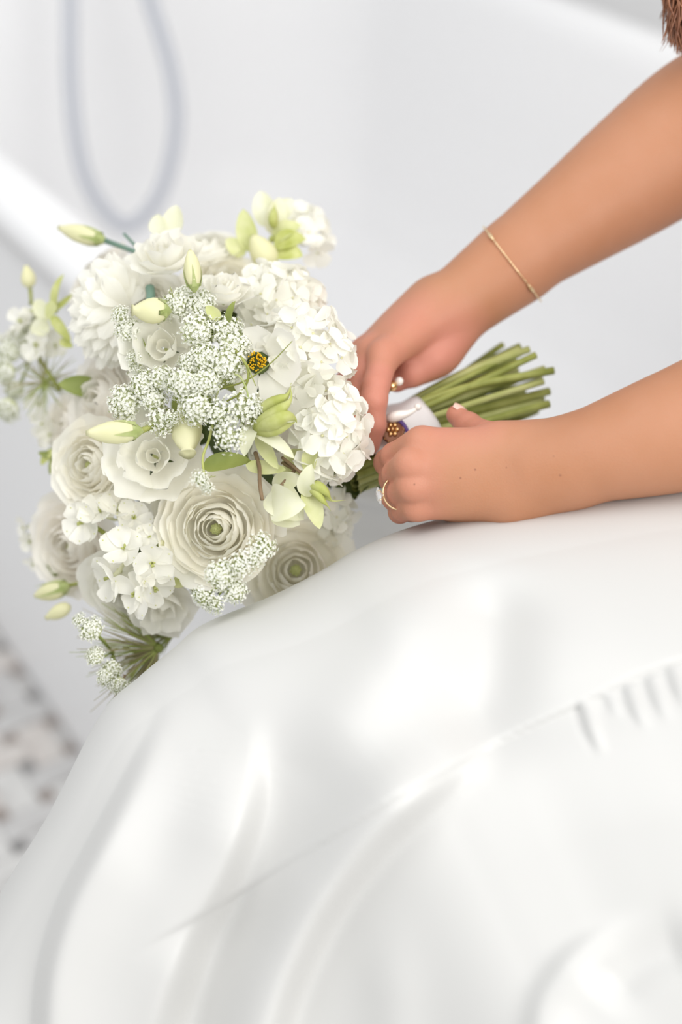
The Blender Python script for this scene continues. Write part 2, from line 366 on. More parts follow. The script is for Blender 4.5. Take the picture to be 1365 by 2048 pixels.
def build_person():
    fx = [(-.03, .005, .004), (.005, .27, .0014), (.27, .78, .008)]
    fy = [(-.3, -.02, .01), (-.02, .19, .0014), (.19, .32, .004), (.32, .9, .008)]
    fz = [(.84, .925, .006), (.925, 1.15, .0015), (1.15, 1.42, .008)]
    F = Field(axis(fx), axis(fy), axis(fz))
    FZ = np.array([0, 0, 1.0])
    # torso, neck, head and upper arms (all beyond the frame)
    F.chain([((.52, .03, 1.10), .115), ((.50, .18, 1.12), .098), ((.475, .33, 1.13), .118), ((.465, .42, 1.13), .1)], .06, .02)
    F.chain([((.44, .34, 1.045), .05), ((.465, .46, 1.13), .062), ((.49, .58, 1.235), .05)], .04, .06)
    F.chain([((.46, .46, 1.13), .055), ((.43, .57, 1.125), .05)], .03, .05)
    F.chain([((.385, .66, 1.12), .086), ((.375, .74, 1.125), .092)], .03, .03)
    nd = np.array([-.85, -.2, -.35]); nd /= np.linalg.norm(nd); hc = np.array([.385, .68, 1.12])
    F.chain([(hc + nd * .06 + np.array([0, -.075, 0]), .03), (hc + nd * .078 + np.array([0, -.05, 0]), .02)], .01, .02)   # chin, mouth
    F.chain([(hc + nd * .08 + np.array([0, .03, 0]), .008), (hc + nd * .108, .011)], .004, .01)                            # nose
    # near arm: elliptical forearm from three strands
    el = cc(1745, 735, .985)
    F.chain([(cc(1880, 60, 1.04), .05), (el, .042)], .01, .03)
    F.chain([(el, .043), n_(1500, 812, .962, 46), n_(1365, 858, .957, 42), n_(1230, 898, .958, 34.5), n_(1130, 924, .962, 28), n_(1070, 936, .966, 25)], .02, .012)
    F.chain([n_(1130, 948, .968, 24), n_(1060, 975, .972, 22), n_(1020, 990, .972, 21)], .01, .016)
    F.chain([n_(1130, 905, .97, 20), n_(1060, 905, .972, 19), n_(1000, 892, .972, 16)], .01, .016)
    # near hand: metacarpals
    w0 = [(1060, 905), (1058, 928), (1056, 955), (1052, 985)]
    for (wx, wy), nm, r in zip(w0, ('index', 'middle', 'ring', 'little'), (15, 15.5, 15, 14)):
        c, rr = LH[nm][0]
        F.chain([n_(wx, wy, .974, r + 3), ((c * .5 + cc(wx, wy, .972) * .5), (r - 1) * MM), (c + np.array([.004, 0, .003]), rr)], .006, .011)
    F.chain([n_(1040, 900, .985, 14), n_(930, 900, .988, 14), n_(870, 905, .99, 12)], .006, .01)     # palm side
    F.chain([n_(1030, 1000, .985, 16), n_(930, 1005, .988, 15), n_(860, 1000, .99, 11)], .006, .01)
    # far arm
    F.chain([((.49, .585, 1.24), .05), (cc(1520, 175, 1.125), .044)], .01, .03)
    F.chain([(cc(1520, 175, 1.125), .046), n_(1420, 240, 1.12, 55), n_(1290, 335, 1.115, 50), n_(1150, 435, 1.108, 40), n_(1025, 522, 1.1, 31.5), n_(940, 583, 1.094, 26.5), n_(890, 620, 1.09, 25)], .02, .012)
    F.chain([n_(1025, 535, 1.104, 29), n_(945, 600, 1.1, 25), n_(905, 640, 1.1, 22)], .01, .014)
    for (wx, wy), nm, r in zip([(885, 625), (880, 612), (868, 610), (860, 612)], ('index', 'middle', 'ring', 'little'), (15, 15.5, 15, 14)):
        c, rr = RH[nm][0]
        F.chain([n_(wx, wy, 1.09 + .006 * (nm == 'ring') + .012 * (nm == 'little'), r + 3), (c * .5 + cc(wx, wy, 1.088) * .5, (r - .5) * MM), (c, rr)], .006, .012)
    F.chain([n_(800, 735, 1.092, 12), n_(830, 738, 1.098, 12), n_(862, 715, 1.096, 13)], .006, .01)
    F.chain([n_(905, 640, 1.098, 18), n_(885, 700, 1.092, 17), n_(850, 730, 1.085, 13)], .008, .012)  # ball of the thumb
    # fingers: each chain blended into its knuckle, kept apart from its neighbours
    base = F.f.copy(); allf = np.full_like(F.f, 1.0)
    for H in (LH, RH):
        for nm, nodes in H.items():
            G = Field(F.ax[0], F.ax[1], F.ax[2]) if False else None
            rm = .03; sl, X = F.box([c for c, _ in nodes], rm); g = None
            for (a, ra), (b, rb) in zip(nodes[:-1], nodes[1:]):
                d = seg_dist(X, a, b, ra, rb); g = d if g is None else smin(g, d, .003)
            kn = nodes[1]; d = np.sqrt(sum((x - q) ** 2 for x, q in zip(X, nodes[2][0]))) - nodes[2][1] * 1.06    # middle joint
            g = smin(g, d, .003)
            allf[sl] = smin(allf[sl], g.astype(np.float32), .0012)
    F.f = smin(base, allf, .006)
    V, Q = F.mesh(); V = relax(V, Q, 5)
    # flush attribute: redder knuckles, fingers and hand edges
    fl = np.zeros(len(V))
    for H, gain in ((LH, .75), (RH, 1.0)):
        for nm, nodes in H.items():
            for i, (c, r) in enumerate(nodes):
                d = np.linalg.norm(V - c, axis=1); fl = np.maximum(fl, gain * (.6 if i == 0 else .9) * np.clip(1.25 - (d - r) / .016, 0, 1))
    for c, r, g in ((cc(820, 660, 1.07), .03, .7), (cc(890, 705, 1.08), .035, .9), (cc(950, 850, .97), .022, .6), (cc(880, 850, .968), .025, .6)):
        d = np.linalg.norm(V - c, axis=1); fl = np.maximum(fl, g * np.clip(1.4 - d / r, 0, 1))
    W = cw(V)
    base_pt = cw(np.array([.52, .0, 1.10]))
    per = empty('person', base_pt)
    tag(per, 'bride in an ivory satin gown leaning forward to hold a white bouquet with both hands', 'person')
    moles = []
    for px, py, r in ((957, 938, .75), (927, 961, .7), (833, 968, .65), (1117, 955, .75), (1006, 936, .45), (1104, 910, .45)):
        ray = cc(px, py, 1.0); ray = ray / np.linalg.norm(ray)
        t = V @ ray; dd = np.linalg.norm(V - t[:, None] * ray, axis=1)
        cand = np.where(dd < .0025)[0]
        if len(cand): k = cand[np.argmin(t[cand])]; moles.append((tuple(W[k] - base_pt), r * MM))
    sk = skin_material(moles)
    body = mesh_obj('body', W - base_pt, Q, sk, per)
    a = body.data.attributes.new('flush', 'FLOAT', 'POINT'); a.data.foreach_set('value', fl.astype(np.float32))
    # bodice
    B = Field(np.arange(.3, .7, .008), np.arange(-.1, .5, .008), np.arange(.95, 1.3, .008))
    B.chain([((.52, .0, 1.10), .125), ((.50, .18, 1.12), .106), ((.475, .32, 1.13), .127), ((.47, .36, 1.13), .12)], .06, .02)
    Xb = np.meshgrid(*B.ax, indexing='ij', sparse=True)
    B.f = np.maximum(B.f, (Xb[1] - .36).astype(np.float32) + 0 * B.f)
    bv, bq = B.mesh(); bv = relax(bv, bq, 3)
    tag(mesh_obj('bodice', cw(bv) - base_pt, bq, M_SATIN, per), 'ivory satin bodice')
    # nails
    def nail(c, nrm, along, ln, wd):
        nrm = Vector(nrm).normalized(); al = Vector(along); al = (al - nrm * al.dot(nrm)).normalized(); sd = al.cross(nrm)
        P = np.zeros((7, 7, 3))
        for i in range(7):
            for j in range(7):
                u, v = j / 3 - 1, i / 3 - 1; ww = wd * math.sqrt(max(.05, 1 - .55 * abs(v) ** 3))
                P[i, j] = Vector(c) + al * (ln * v) + sd * (ww * u) + nrm * (.0012 - .35 * wd * u * u - .0008 * v * v)
        m = MB(); m.grid(P); o = m.build('nail', M_NAIL, per); tag(o, 'pale pink nail'); return o
    b0 = Vector(base_pt)
    tc_, tr_ = LH['thumb'][-1]
    nn = Vector(dirw(.5, .65, .55)); nail(Vector(cw(tc_)) + nn * (tr_ - .0004) - b0, nn, dirw(-.75, .6, .1), .0062, .0046)
    tc_, tr_ = RH['index'][-1]
    nn = Vector(dirw(-.35, -.45, .8)); nail(Vector(cw(tc_)) + nn * (tr_ - .0004) - b0, nn, dirw(-.2, -.9, -.3), .0055, .0042)
    # hair
    rng = random.Random(5); hm = MB(); hd = np.array([.385, .70, 1.12])
    for k in range(420):
        a = rng.uniform(0, 2 * math.pi); q = rng.random() ** .6
        tipx = 1352 + rng.gauss(0, 13) + q * 6; tipy = 95 - abs(tipx - 1365) * .6 + rng.uniform(-75, 22)
        d = 1.05 + rng.uniform(-.025, .025)
        if k < 26: tipx -= rng.uniform(4, 24); tipy += rng.uniform(-35, 15)
        t = cc(tipx, tipy, d); mid = cc(1358 + rng.gauss(0, 16) + 6, -60 + rng.uniform(-20, 20), 1.04 + rng.uniform(-.03, .03))
        m2 = cc(1420 + rng.gauss(0, 30), -330, 1.02 + rng.uniform(-.05, .05)); root = hd + np.array([-.06 + rng.uniform(-.03, .05), .07 + rng.uniform(-.02, .03), -.05 + rng.uniform(-.05, .05)])
        pts = spline([root, m2, mid, mid * .45 + t * .55 + np.array([rng.gauss(0, .002), 0, 0]), t], 12); rr = rng.uniform(.0005, .0011) * (.45 if k < 26 else 1)
        hm.tube([Vector(p) for p in cw(pts) - base_pt], [rr] * 10 + [rr * .7, rr * .15], 4, cap=False)
    for k in range(900):                                  # scalp hair swept over the head
        th = rng.uniform(0, 2 * math.pi); z0 = rng.uniform(.1, 1); s0 = math.sqrt(1 - z0 * z0)
        dr = np.array([s0 * math.cos(th), z0, s0 * math.sin(th)]); 
        if dr @ nd > .72: continue
        p = [hd + dr * .101, hd + (dr + np.array([.25, -.35, .1])) / np.linalg.norm(dr + np.array([.25, -.35, .1])) * .104, hd + np.array([.06 + dr[0] * .05, -.04, .03 + dr[2] * .06]) + dr * .04, hd + np.array([.09 + dr[0] * .04, -.12, .05 + dr[2] * .05])]
        hm.tube([Vector(q) for q in cw(spline(p, 7)) - base_pt], [.0022] * 6 + [.0005], 4, cap=False)
    tag(hm.build('hair', M_HAIR, per), 'loose brown hair hanging over the shoulder', kind='stuff')
    return per, base_pt, V
person, PBASE, BODYV = build_person()

# ------------------------------------------------------------------ gown skirt
def polyd(X, Y, poly):                    # signed distance to a polyline and position along it
    P = np.array(poly, float); best = np.full(X.shape, 1e9); sg = np.zeros(X.shape); al = np.zeros(X.shape)
    L = np.r_[0, np.cumsum(np.hypot(*np.diff(P[:, :2], axis=0).T))]
    for i in range(len(P) - 1):
        a, b = P[i, :2], P[i + 1, :2]; d = b - a; l2 = d @ d
        h = np.clip(((X - a[0]) * d[0] + (Y - a[1]) * d[1]) / l2, 0, 1)
        ex, ey = X - a[0] - h * d[0], Y - a[1] - h * d[1]; dist = np.hypot(ex, ey); m = dist < best
        best = np.where(m, dist, best); sg = np.where(m, np.sign(d[0] * ey - d[1] * ex), sg); al = np.where(m, (L[i] + h * (L[i + 1] - L[i])) / L[-1], al)
    return best * sg, al
def ridge(X, Y, poly, amp, wl, wr, e0=.15, e1=.15):      # wl: width on the left when walking along
    P = spline(poly, 40); d, a = polyd(X, Y, P)
    wd = np.where(d < 0, wl, wr); env = np.clip(a / max(e0, 1e-4), 0, 1) * np.clip((1 - a) / max(e1, 1e-4), 0, 1)
    env = env * env * (3 - 2 * env)
    return amp * env * np.exp(-(d / wd) ** 2)
def step(X, Y, poly, amp, wdt, reach, e0=.1, e1=.1):     # right-hand side raised, dying away over reach
    P = spline(poly, 60); d, a = polyd(X, Y, P)
    env = np.clip(a / max(e0, 1e-4), 0, 1) * np.clip((1 - a) / max(e1, 1e-4), 0, 1); env = env * env * (3 - 2 * env)
    return amp * env * np.where(d > 0, (1 - np.exp(-(d / wdt) ** 2)) * np.exp(-(d / reach) ** 2), 0)

def build_skirt():
    S = spline([(-420, 2650, .985), (-260, 2300, .985), (-110, 2000, .985), (0, 1795, .985), (100, 1632, .985), (205, 1432, .99), (280, 1358, .993), (350, 1300, .997), (410, 1252, 1.0), (540, 1198, 1.005), (640, 1148, 1.01), (710, 1106, 1.013), (790, 1070, 1.016), (870, 1045, 1.018), (980, 1018, 1.018), (1120, 990, 1.018), (1300, 958, 1.02), (1560, 930, 1.03), (1900, 915, 1.05)], 300)
    nu, nv = 300, 280
    seglen = np.r_[0, np.cumsum(np.hypot(*np.diff(S[:, :2], axis=0).T))]; u = seglen / seglen[-1]
    E = np.stack([-420 + 620 * np.clip(u / .25, 0, 1) + 2200 * np.clip((u - .12) / .88, 0, 1), 2650 + 0 * u], 1)
    front = np.linspace(0, 1, nv) ** 1.5
    PX = np.zeros((nv, nu)); PY = np.zeros((nv, nu)); D = np.zeros((nv, nu))
    for j, v in enumerate(front):
        PX[j] = S[:, 0] + (E[:, 0] - S[:, 0]) * v; PY[j] = S[:, 1] + (E[:, 1] - S[:, 1]) * v
    s = np.hypot(PX - S[None, :, 0], PY - S[None, :, 1])
    lap = np.clip((S[:, 0] - 150) / 500, 0, 1); lap = lap * lap * (3 - 2 * lap)
    A = .075 + .05 * lap; Lw = 230 + 150 * lap
    t = np.clip(s / Lw[None], 0, 1); q = np.sqrt(1 - (1 - t) ** 2)
    D = S[None, :, 2] - A[None] * q - np.maximum(s - .3 * Lw[None], 0) * .00006
    tilt = np.clip(s / 700, 0, 1); D = D + .00010 * (640 - PX) * tilt * tilt * (3 - 2 * tilt)
    X, Y = PX, PY
    dz = np.zeros_like(D)
    dz += step(X, Y, [(40, 2700), (56, 2350), (62, 2150), (70, 1960), (110, 1810), (170, 1690), (235, 1570), (318, 1412), (345, 1365)], .017, 24, 190, .02, .3)
    dz += ridge(X, Y, [(492, 1400), (494, 1520), (470, 1640), (420, 1765), (350, 1900), (290, 2060), (220, 2300), (160, 2600)], .017, 44, 118, .25, .75)
    dz -= ridge(X, Y, [(620, 1760), (500, 1850), (430, 1960), (390, 2150), (360, 2600)], .005, 60, 70, .2, .4)
    dz += step(X, Y, [(250, 1910), (440, 1800), (650, 1680), (900, 1530), (1180, 1395), (1365, 1318), (1900, 1180)], -.0018, 5, 70, .1, .02)
    dz += ridge(X, Y, [(1000, 1470), (880, 1545), (755, 1650), (645, 1790), (575, 1920), (530, 2050), (490, 2250), (460, 2650)], .019, 40, 110, .2, .4)
    dz += ridge(X, Y, [(420, 1850), (360, 1960), (330, 2100), (300, 2500)], .004, 40, 50, .2, .5)
    dz -= ridge(X, Y, [(1010, 1120), (985, 1250), (960, 1390), (870, 1500)], .008, 90, 80, .3, .3)
    dz += ridge(X, Y, [(840, 1110), (800, 1280), (700, 1440), (600, 1560)], .005, 90, 90, .3, .3)
    dz += ridge(X, Y, [(1330, 1830), (1215, 1880), (1125, 1955), (1080, 2080), (1060, 2500)], .004, 60, 30, .3, .1)
    dz -= ridge(X, Y, [(1400, 1880), (1280, 1925), (1190, 2010)], .003, 50, 60, .25, .3)
    dz += ridge(X, Y, [(800, 1780), (780, 1900), (790, 2060), (800, 2500)], .003, 60, 60, .3, .1)
    for a, b, am in (((1172, 1402), (1212, 1520), .0032), ((1262, 1372), (1300, 1470), .0026), ((1306, 1352), (1345, 1455), .0024), ((1350, 1335), (1385, 1430), .0026), ((1222, 1385), (1245, 1440), .0014)):
        dz += ridge(X, Y, [a, ((a[0] + b[0]) / 2 - 3, (a[1] + b[1]) / 2), b], am * .75, 9, 17, .02, .6)
        dz -= ridge(X, Y, [(a[0] - 17, a[1] + 6), ((a[0] + b[0]) / 2 - 20, (a[1] + b[1]) / 2 + 4), (b[0] - 12, b[1] + 4)], am * .6, 12, 9, .02, .6)
    fade = np.clip(s / 60, 0, 1)
    D = D - 1.9 * dz * fade
    C = np.stack([(PX - 682.5) / FPX * D, (1024 - PY) / FPX * D, D], -1)
    # behind the silhouette the cloth turns over and falls
    back = []
    for a in np.linspace(1, 0, 14)[:-1]:
        ang = a * math.pi / 2 * 1.0
        R = .022 * (1 - np.clip((S[:, 0] - 700) / 500, 0, .8))
        d = S[:, 2] + R * np.sin(ang); dy = -R * (1 - np.cos(ang)) - .0005
        nx = np.gradient(S[:, 0]); ny = np.gradient(S[:, 1]); nl = np.hypot(nx, ny); nx, ny = -ny / nl, nx / nl   # inward normal in px
        k = (R * (1 - np.cos(ang)) + .0003) * FPX / S[:, 2]
        px = S[:, 0] + nx * k; py = S[:, 1] + ny * k
        back.append(np.stack([(px - 682.5) / FPX * d, (1024 - py) / FPX * d, d], -1))
    hang = back[0].copy(); hang[:, 1] -= .06; hang[:, 2] -= .03
    C = np.concatenate([hang[None], np.array(back), C], 0)
    P = cw(C); drop = []
    for k in range(1, 15):                # below the frame the cloth hangs down to the floor
        q = P[-1].copy(); f = k / 14; q[:, 2] = np.maximum(q[:, 2] * (1 - f) + .006 * f, .006); drop.append(q)
    P = np.concatenate([P, np.array(drop)], 0) - PBASE; mb = MB(); mb.grid(P)
    o = mb.build('skirt', M_SATIN, person); tag(o, 'ivory satin skirt of the gown with soft folds')
    sm = o.modifiers.new('thickness', 'SOLIDIFY'); sm.thickness = .0016; sm.offset = -1
    return o
build_skirt()

# ------------------------------------------------------------------ bouquet
BQ = np.array(cw(cc(795, 885, 1.08)))
bouquet = empty('bouquet', BQ)
tag(bouquet, 'round bridal bouquet of white and green flowers tied with satin ribbon, resting against the gown', 'bouquet')
def dome(px, py): return 1.0 + .11 * min(1.9, ((px - 450) / 400) ** 2 + ((py - 880) / 450) ** 2)
def face(px, py): return ((px - 480) / 390, -(py - 850) / 410, .9)
def frame(px, py, d, f, roll=0, back=0):
    z = dirw(*f); x = dirw(1, 0, .01); x = (x - z * x.dot(z)).normalized(); y = z.cross(x)
    R = Matrix((x, y, z)).transposed().to_4x4() @ Matrix.Rotation(roll, 4, 'Z')
    return Matrix.Translation(pw(px, py, d) - Vector(BQ) - z * back) @ R
def S(px, d=1.0): return px * d / FPX

def bowl_petal(rng, rho, h, alpha, th, s0=.12, flare=0, ruf=.03, zpow=1.7, nu=11, nt=9, rag=0, fold=.06, z0=0):
    P = np.zeros((nt, nu, 3)); ph = rng.uniform(0, 6.3); n1 = rng.uniform(2, 3.6); tilt = rng.uniform(-.05, .05); lean = rng.uniform(-.04, .06)
    jag = [rng.gauss(0, 1) for _ in range(nu)]
    for i in range(nt):
        t = i / (nt - 1)
        for j in range(nu):
            u = 2 * j / (nu - 1) - 1
            s = s0 + (1 - s0) * t * (1 - .16 * abs(u) ** 3 + rag * jag[j] * t)
            wv = s ** .45 * (1 if s < .62 else math.sqrt(max(.0, 1 - ((s - .62) / .40) ** 2.6)))
            a = th + u * alpha * wv
            r = rho * math.sin(min(s, 1) * math.pi / 2) ** .85 * (1 + lean * s) + flare * rho * s ** 3
            r += rho * (ruf * math.sin(n1 * u * 2 + ph) * s * s + fold * (u * u) * s * s * (1 if flare >= 0 else .3))
            z = h * s ** zpow + h * .10 * math.sin(n1 * u + ph * 2) * s * s + tilt * u * rho * s - .12 * h * max(0, flare) * s ** 4
            P[i, j] = (r * math.cos(a), r * math.sin(a), z + z0)
    return P

def cupflower(name, label, px, py, Rpx, f, layers, m_pet, seed, d=None, dz=0, roll=0, heart=True, hfac=.6, rag=.02, big=False, m_in=None, heart_r=.085, split_from=0):
    """layers: [(rho, height, count, half angle factor, flare, ruffle)] in units of the radius, inner first"""
    rng = random.Random(seed); d = (dome(px, py) if d is None else d) + dz; R = S(Rpx, d)
    M = frame(px, py, d, f, roll, R * hfac * .55)
    hb = MB(); k0 = 1 if heart else .45; hb.lathe([(.03 * R, -.14 * R), (.16 * R * k0, -.09 * R), (.2 * R * k0, -.04 * R), (.1 * R * k0, -.02 * R)], 10)
    if heart:
        hz = layers[0][1] * R * .62
        for k in range(26):
            q = math.sqrt(k / 26) * heart_r * R; a = k * 2.4
            hb.ball((q * math.cos(a), q * math.sin(a), hz - q * .6), R * .036, 0, 6)
    fl = hb.build(name, M_HEART, bouquet, M); tag(fl, label)
    inner = MB(); g = 0
    nu, nt = (15, 12) if big else (11, 9)
    for li, (rho, h, n, af, flare, ruf) in enumerate(layers):
        g += rng.uniform(.3, 1.2)
        for k in range(n):
            th = g + 2 * math.pi * k / n + rng.uniform(-.12, .12)
            P = bowl_petal(rng, rho * R * rng.uniform(.95, 1.05), h * R * rng.uniform(.93, 1.07), math.pi / n * af, th, .1, flare, ruf, 1.7 if flare < .3 else 1.3, nu, nt, rag)
            if li < split_from: inner.grid(P)
            else:
                mb = MB(); mb.grid(P); o = mb.build('petal', m_pet, fl)
    if inner.v: tag(inner.build('inner_petals', m_in or m_pet, fl), kind='stuff')
    return fl

def ran(n=8, per=6, flat=.0, close=-.22):
    L = []
    for k in range(n):
        f = (k + 1) / n
        L.append((.15 + .85 * f ** .95, (.56 - .28 * f * f - flat * f), 3 + int(per * .38 * f + k * .15), 1.7, -.5 + .62 * f ** 1.6, .012 + .026 * f))
    return L
ROSE = [(.22, .95, 3, 1.6, -.3, .05), (.36, 1.0, 3, 1.5, -.12, .06), (.55, .95, 4, 1.5, .05, .07), (.75, .8, 4, 1.5, .2, .08), (.92, .6, 4, 1.45, .3, .09)]
CUP = [(.2, .6, 2, 1.5, -.2, .08), (.42, .85, 3, 1.5, -.15, .09), (.68, .95, 4, 1.45, .1, .09), (.95, .7, 5, 1.45, .22, .08)]

# ranunculus
cupflower('ranunculus', 'large fully open creamy ranunculus with a green eye, low in the centre', 432, 1058, 116, (-.08, .0, 1), ran(10, 8, .02), M_CREAM, 11, d=1.012, big=True, split_from=4, rag=.012)
cupflower('ranunculus', 'creamy ranunculus turned left with a small green eye', 176, 930, 86, (-.48, .08, .85), ran(8, 7), M_CREAM, 12, split_from=4, d=1.045)
cupflower('ranunculus', 'wide ranunculus low on the right, pressed against the gown', 592, 1140, 114, (.05, .12, 1), ran(7, 7, .14), M_CREAM, 33, split_from=4, d=1.05, big=True)
cupflower('ranunculus', 'blurred ranunculus on the lower left edge', 140, 1095, 100, (-.45, -.2, .85), ran(7, 6), M_BLUSH, 14, split_from=3, d=1.10)
cupflower('ranunculus', 'soft ranunculus half hidden left of the lace flowers', 195, 800, 96, (-.7, .1, .7), ran(7, 6), M_BLUSH, 15, split_from=3, d=1.085)
cupflower('ranunculus', 'blurred white ranunculus at the bottom of the bouquet', 262, 1188, 100, (-.2, -.6, .7), ran(7, 6), M_PET, 16, split_from=3, d=1.06)
cupflower('ranunculus', 'blurred ranunculus at the top behind the rose', 405, 492, 76, (-.1, .8, .5), ran(7, 6), M_PET, 17, split_from=3, d=1.12)
cupflower('ranunculus', 'cream ranunculus behind the upper rose', 452, 560, 78, (.1, .6, .7), ran(7, 6), M_CREAM, 18, split_from=4, d=1.09)
cupflower('ranunculus', 'pale ranunculus behind the shaggy petals on the upper left', 190, 545, 70, (-.6, .6, .5), ran(6, 6), M_BLUSH, 19, split_from=4, d=1.13)
# roses and lisianthus
cupflower('lisianthus', 'ruffled white lisianthus at the top left, seen from the side', 335, 520, 66, (-.12, .75, .62), ROSE, M_PET, 21, d=1.05, heart=False)
cupflower('lisianthus', 'white lisianthus right of the upright bud', 449, 588, 52, (.12, .78, .55), ROSE, M_PET, 22, d=1.03, heart=False, rag=.03)
cupflower('lisianthus', 'open white lisianthus with a dark hollow among the lace flowers', 328, 694, 78, (-.08, .1, 1), CUP, M_PET, 23, d=1.015, heart=False)
cupflower('lisianthus', 'open white lisianthus below the pale green bud', 308, 912, 86, (.02, .02, 1), CUP, M_PET, 24, d=1.01, heart=False, big=True)

cupflower('lisianthus', 'white lisianthus tucked between the open one and the large ranunculus', 350, 1008, 58, (.1, -.3, .9), CUP, M_PET, 25, d=1.05, heart=False)
cupflower('lisianthus', 'white lisianthus hanging at the bottom beside the feathery seed head', 325, 1208, 62, (.1, -.6, .7), CUP, M_PET, 26, d=1.05, heart=False)
cupflower('ranunculus', 'beige ranunculus blurred behind the left feathery seed head', 128, 850, 58, (-.7, 0, .7), ran(6, 6), M_BLUSH, 27, split_from=4, d=1.13)
cupflower('ranunculus', 'soft white ranunculus filling the gap above the lace flowers', 300, 600, 64, (-.1, .4, .9), ran(6, 6), M_PET, 28, split_from=4, d=1.075)

def blade(mb, P0, P1, nrm, wid, bend=.15, cup=.2, tip=1.0, base=.5, rag=0, twist=0, nu=9, nt=11, seed=0, m=0, wave=0):
    """a petal, sepal or leaf between two points: half width wid, bowed along nrm"""
    rng = random.Random(seed); P0, P1, nrm = Vector(P0), Vector(P1), Vector(nrm)
    ax = P1 - P0; L = ax.length; ax.normalize(); nrm = (nrm - ax * nrm.dot(ax)).normalized(); sd = ax.cross(nrm)
    jag = [rng.gauss(0, 1) for _ in range(nu)]; G = np.zeros((nt, nu, 3)); ph = rng.uniform(0, 6)
    for i in range(nt):
        t = i / (nt - 1); w = wid * (math.sin(math.pi * min(.999, max(.001, t ** (.5 + .5 * base)))) ** (.55 if tip < 1 else .58 * tip)) + wid * .06 * (1 - t)
        if tip < 1: w = wid * (t ** .5 + .05) / 1.05 * (1 if t < .6 else math.sqrt(max(.02, 1 - ((t - .6) / .42) ** 2.5)))
        for j in range(nu):
            u = 2 * j / (nu - 1) - 1; tt = t * (1 + rag * jag[j] * t - (.05 * u * u if tip < 1 else 0))
            a = twist * t; s2 = sd * math.cos(a) + nrm * math.sin(a); n2 = nrm * math.cos(a) - sd * math.sin(a)
            p = P0 + ax * L * tt + nrm * (4 * bend * L * t * (1 - t)) + s2 * (w * u) + n2 * (cup * w * u * u + wave * w * math.sin(5 * t + 3 * u + ph))
            G[i, j] = p
    mb.grid(G, m)
def bp(px, py, d): return pw(px, py, d) - Vector(BQ)

# shaggy flower seen from the side, upper left
def shaggy():
    hb = MB(); hb.lathe([(.002, -.006), (.009, -.003), (.011, .003), (.004, .006)], 10)
    f = hb.build('ranunculus', M_CREAM, bouquet, frame(255, 610, 1.07, (-.7, .1, .6))); tag(f, 'shaggy white ranunculus seen from the side with fanned ragged petals, upper left')
    rng = random.Random(8); inv = frame(255, 610, 1.07, (-.7, .1, .6)).inverted()
    tips = [(300, 560), (288, 532), (258, 512), (222, 508), (185, 522), (160, 548), (148, 585), (140, 622), (136, 660), (150, 690), (172, 715), (198, 738), (222, 742), (246, 735)]
    for lay in range(3):
        for k, (x, y) in enumerate(tips):
            if lay == 2 and k % 2: continue
            sc = (1.0, .84, .66)[lay]; ox, oy = 252, 612
            tx = ox + (x - ox) * sc * rng.uniform(.95, 1.04); ty = oy + (y - oy) * sc * rng.uniform(.95, 1.04)
            d0 = 1.075 - lay * .006; dt = 1.062 - lay * .012 + .02 * (1 if k < 3 else 0)
            mb = MB(); blade(mb, inv @ bp(ox + rng.uniform(-6, 6), oy + rng.uniform(-6, 6), d0), inv @ bp(tx, ty, dt), inv.to_3x3() @ dirw(-.25, .25, 1), S(30 * sc + 4), .10, rng.uniform(-.25, .1), .6, .5, .03, rng.uniform(-.3, .3), 11, 10, 40 + k + 20 * lay)
            mb.build('petal', M_PET, f)
shaggy()
# white flower with yellow stamens
def stamen_flower():
    hb = MB(); rng = random.Random(4)
    hb.ball((0, 0, 0), S(24), 1, 10, (1, 1, .5))
    for k in range(70):
        a = rng.uniform(0, 6.28); r = S(19) * math.sqrt(rng.random()); h = S(rng.uniform(14, 22))
        hb.tube([(r * .6 * math.cos(a), r * .6 * math.sin(a), 0), (r * math.cos(a), r * math.sin(a), h)], .0002, 3, 1); hb.ball((r * math.cos(a), r * math.sin(a), h), S(2.4), 0, 4, (1, 1, 1.6))
    M = frame(518, 726, .992, (-.2, .1, .95))
    f = hb.build('anemone', [M_STAMEN, M_DLEAF], bouquet, M); tag(f, 'white anemone with yellow stamens right of the lace flowers')
    inv = M.inverted()
    for k, (x0, y0, x1, y1, w, d1) in enumerate([(528, 718, 588, 672, 40, 1.0), (530, 728, 603, 742, 44, .995), (525, 745, 560, 800, 38, 1.01), (515, 745, 478, 790, 30, 1.02), (508, 706, 520, 652, 36, 1.02), (505, 735, 470, 760, 26, 1.03)]):
        mb = MB(); blade(mb, inv @ bp(x0, y0, .994), inv @ bp(x1, y1, d1 - .035), inv.to_3x3() @ dirw((x0 - x1) / 90, (y1 - y0) / 90, 1.0), S(w), -.10, .22, .6, .4, .012, 0, 13, 12, 60 + k)
        mb.build('petal', M_PET, f)
stamen_flower()

# ---- hydrangea heads
def floret_mesh(seed):
    rng = random.Random(seed); mb = MB()
    for k in range(4):
        a = k * math.pi / 2 + rng.uniform(-.18, .18); dr = Vector((math.cos(a), math.sin(a), 0)); up = rng.uniform(.05, .45)
        blade(mb, dr * .05 + Vector((0, 0, .02 * k)), dr * rng.uniform(.95, 1.1) + Vector((0, 0, up + .02 * k)), (0, 0, 1), rng.uniform(.54, .64), rng.uniform(-.12, .02), rng.uniform(.0, .25), .6, .4, .01, rng.uniform(-.25, .25), 7, 7, seed * 10 + k)
    mb.ball((0, 0, .07), .075, 1, 6)
    me = bpy.data.meshes.new('floret'); me.from_pydata(mb.v, [], mb.f); me.materials.append(M_HYD); me.materials.append(M_BUD)
    me.polygons.foreach_set('material_index', mb.m); me.polygons.foreach_set('use_smooth', [True] * len(mb.f)); return me
FLO = [floret_mesh(s) for s in range(5)]
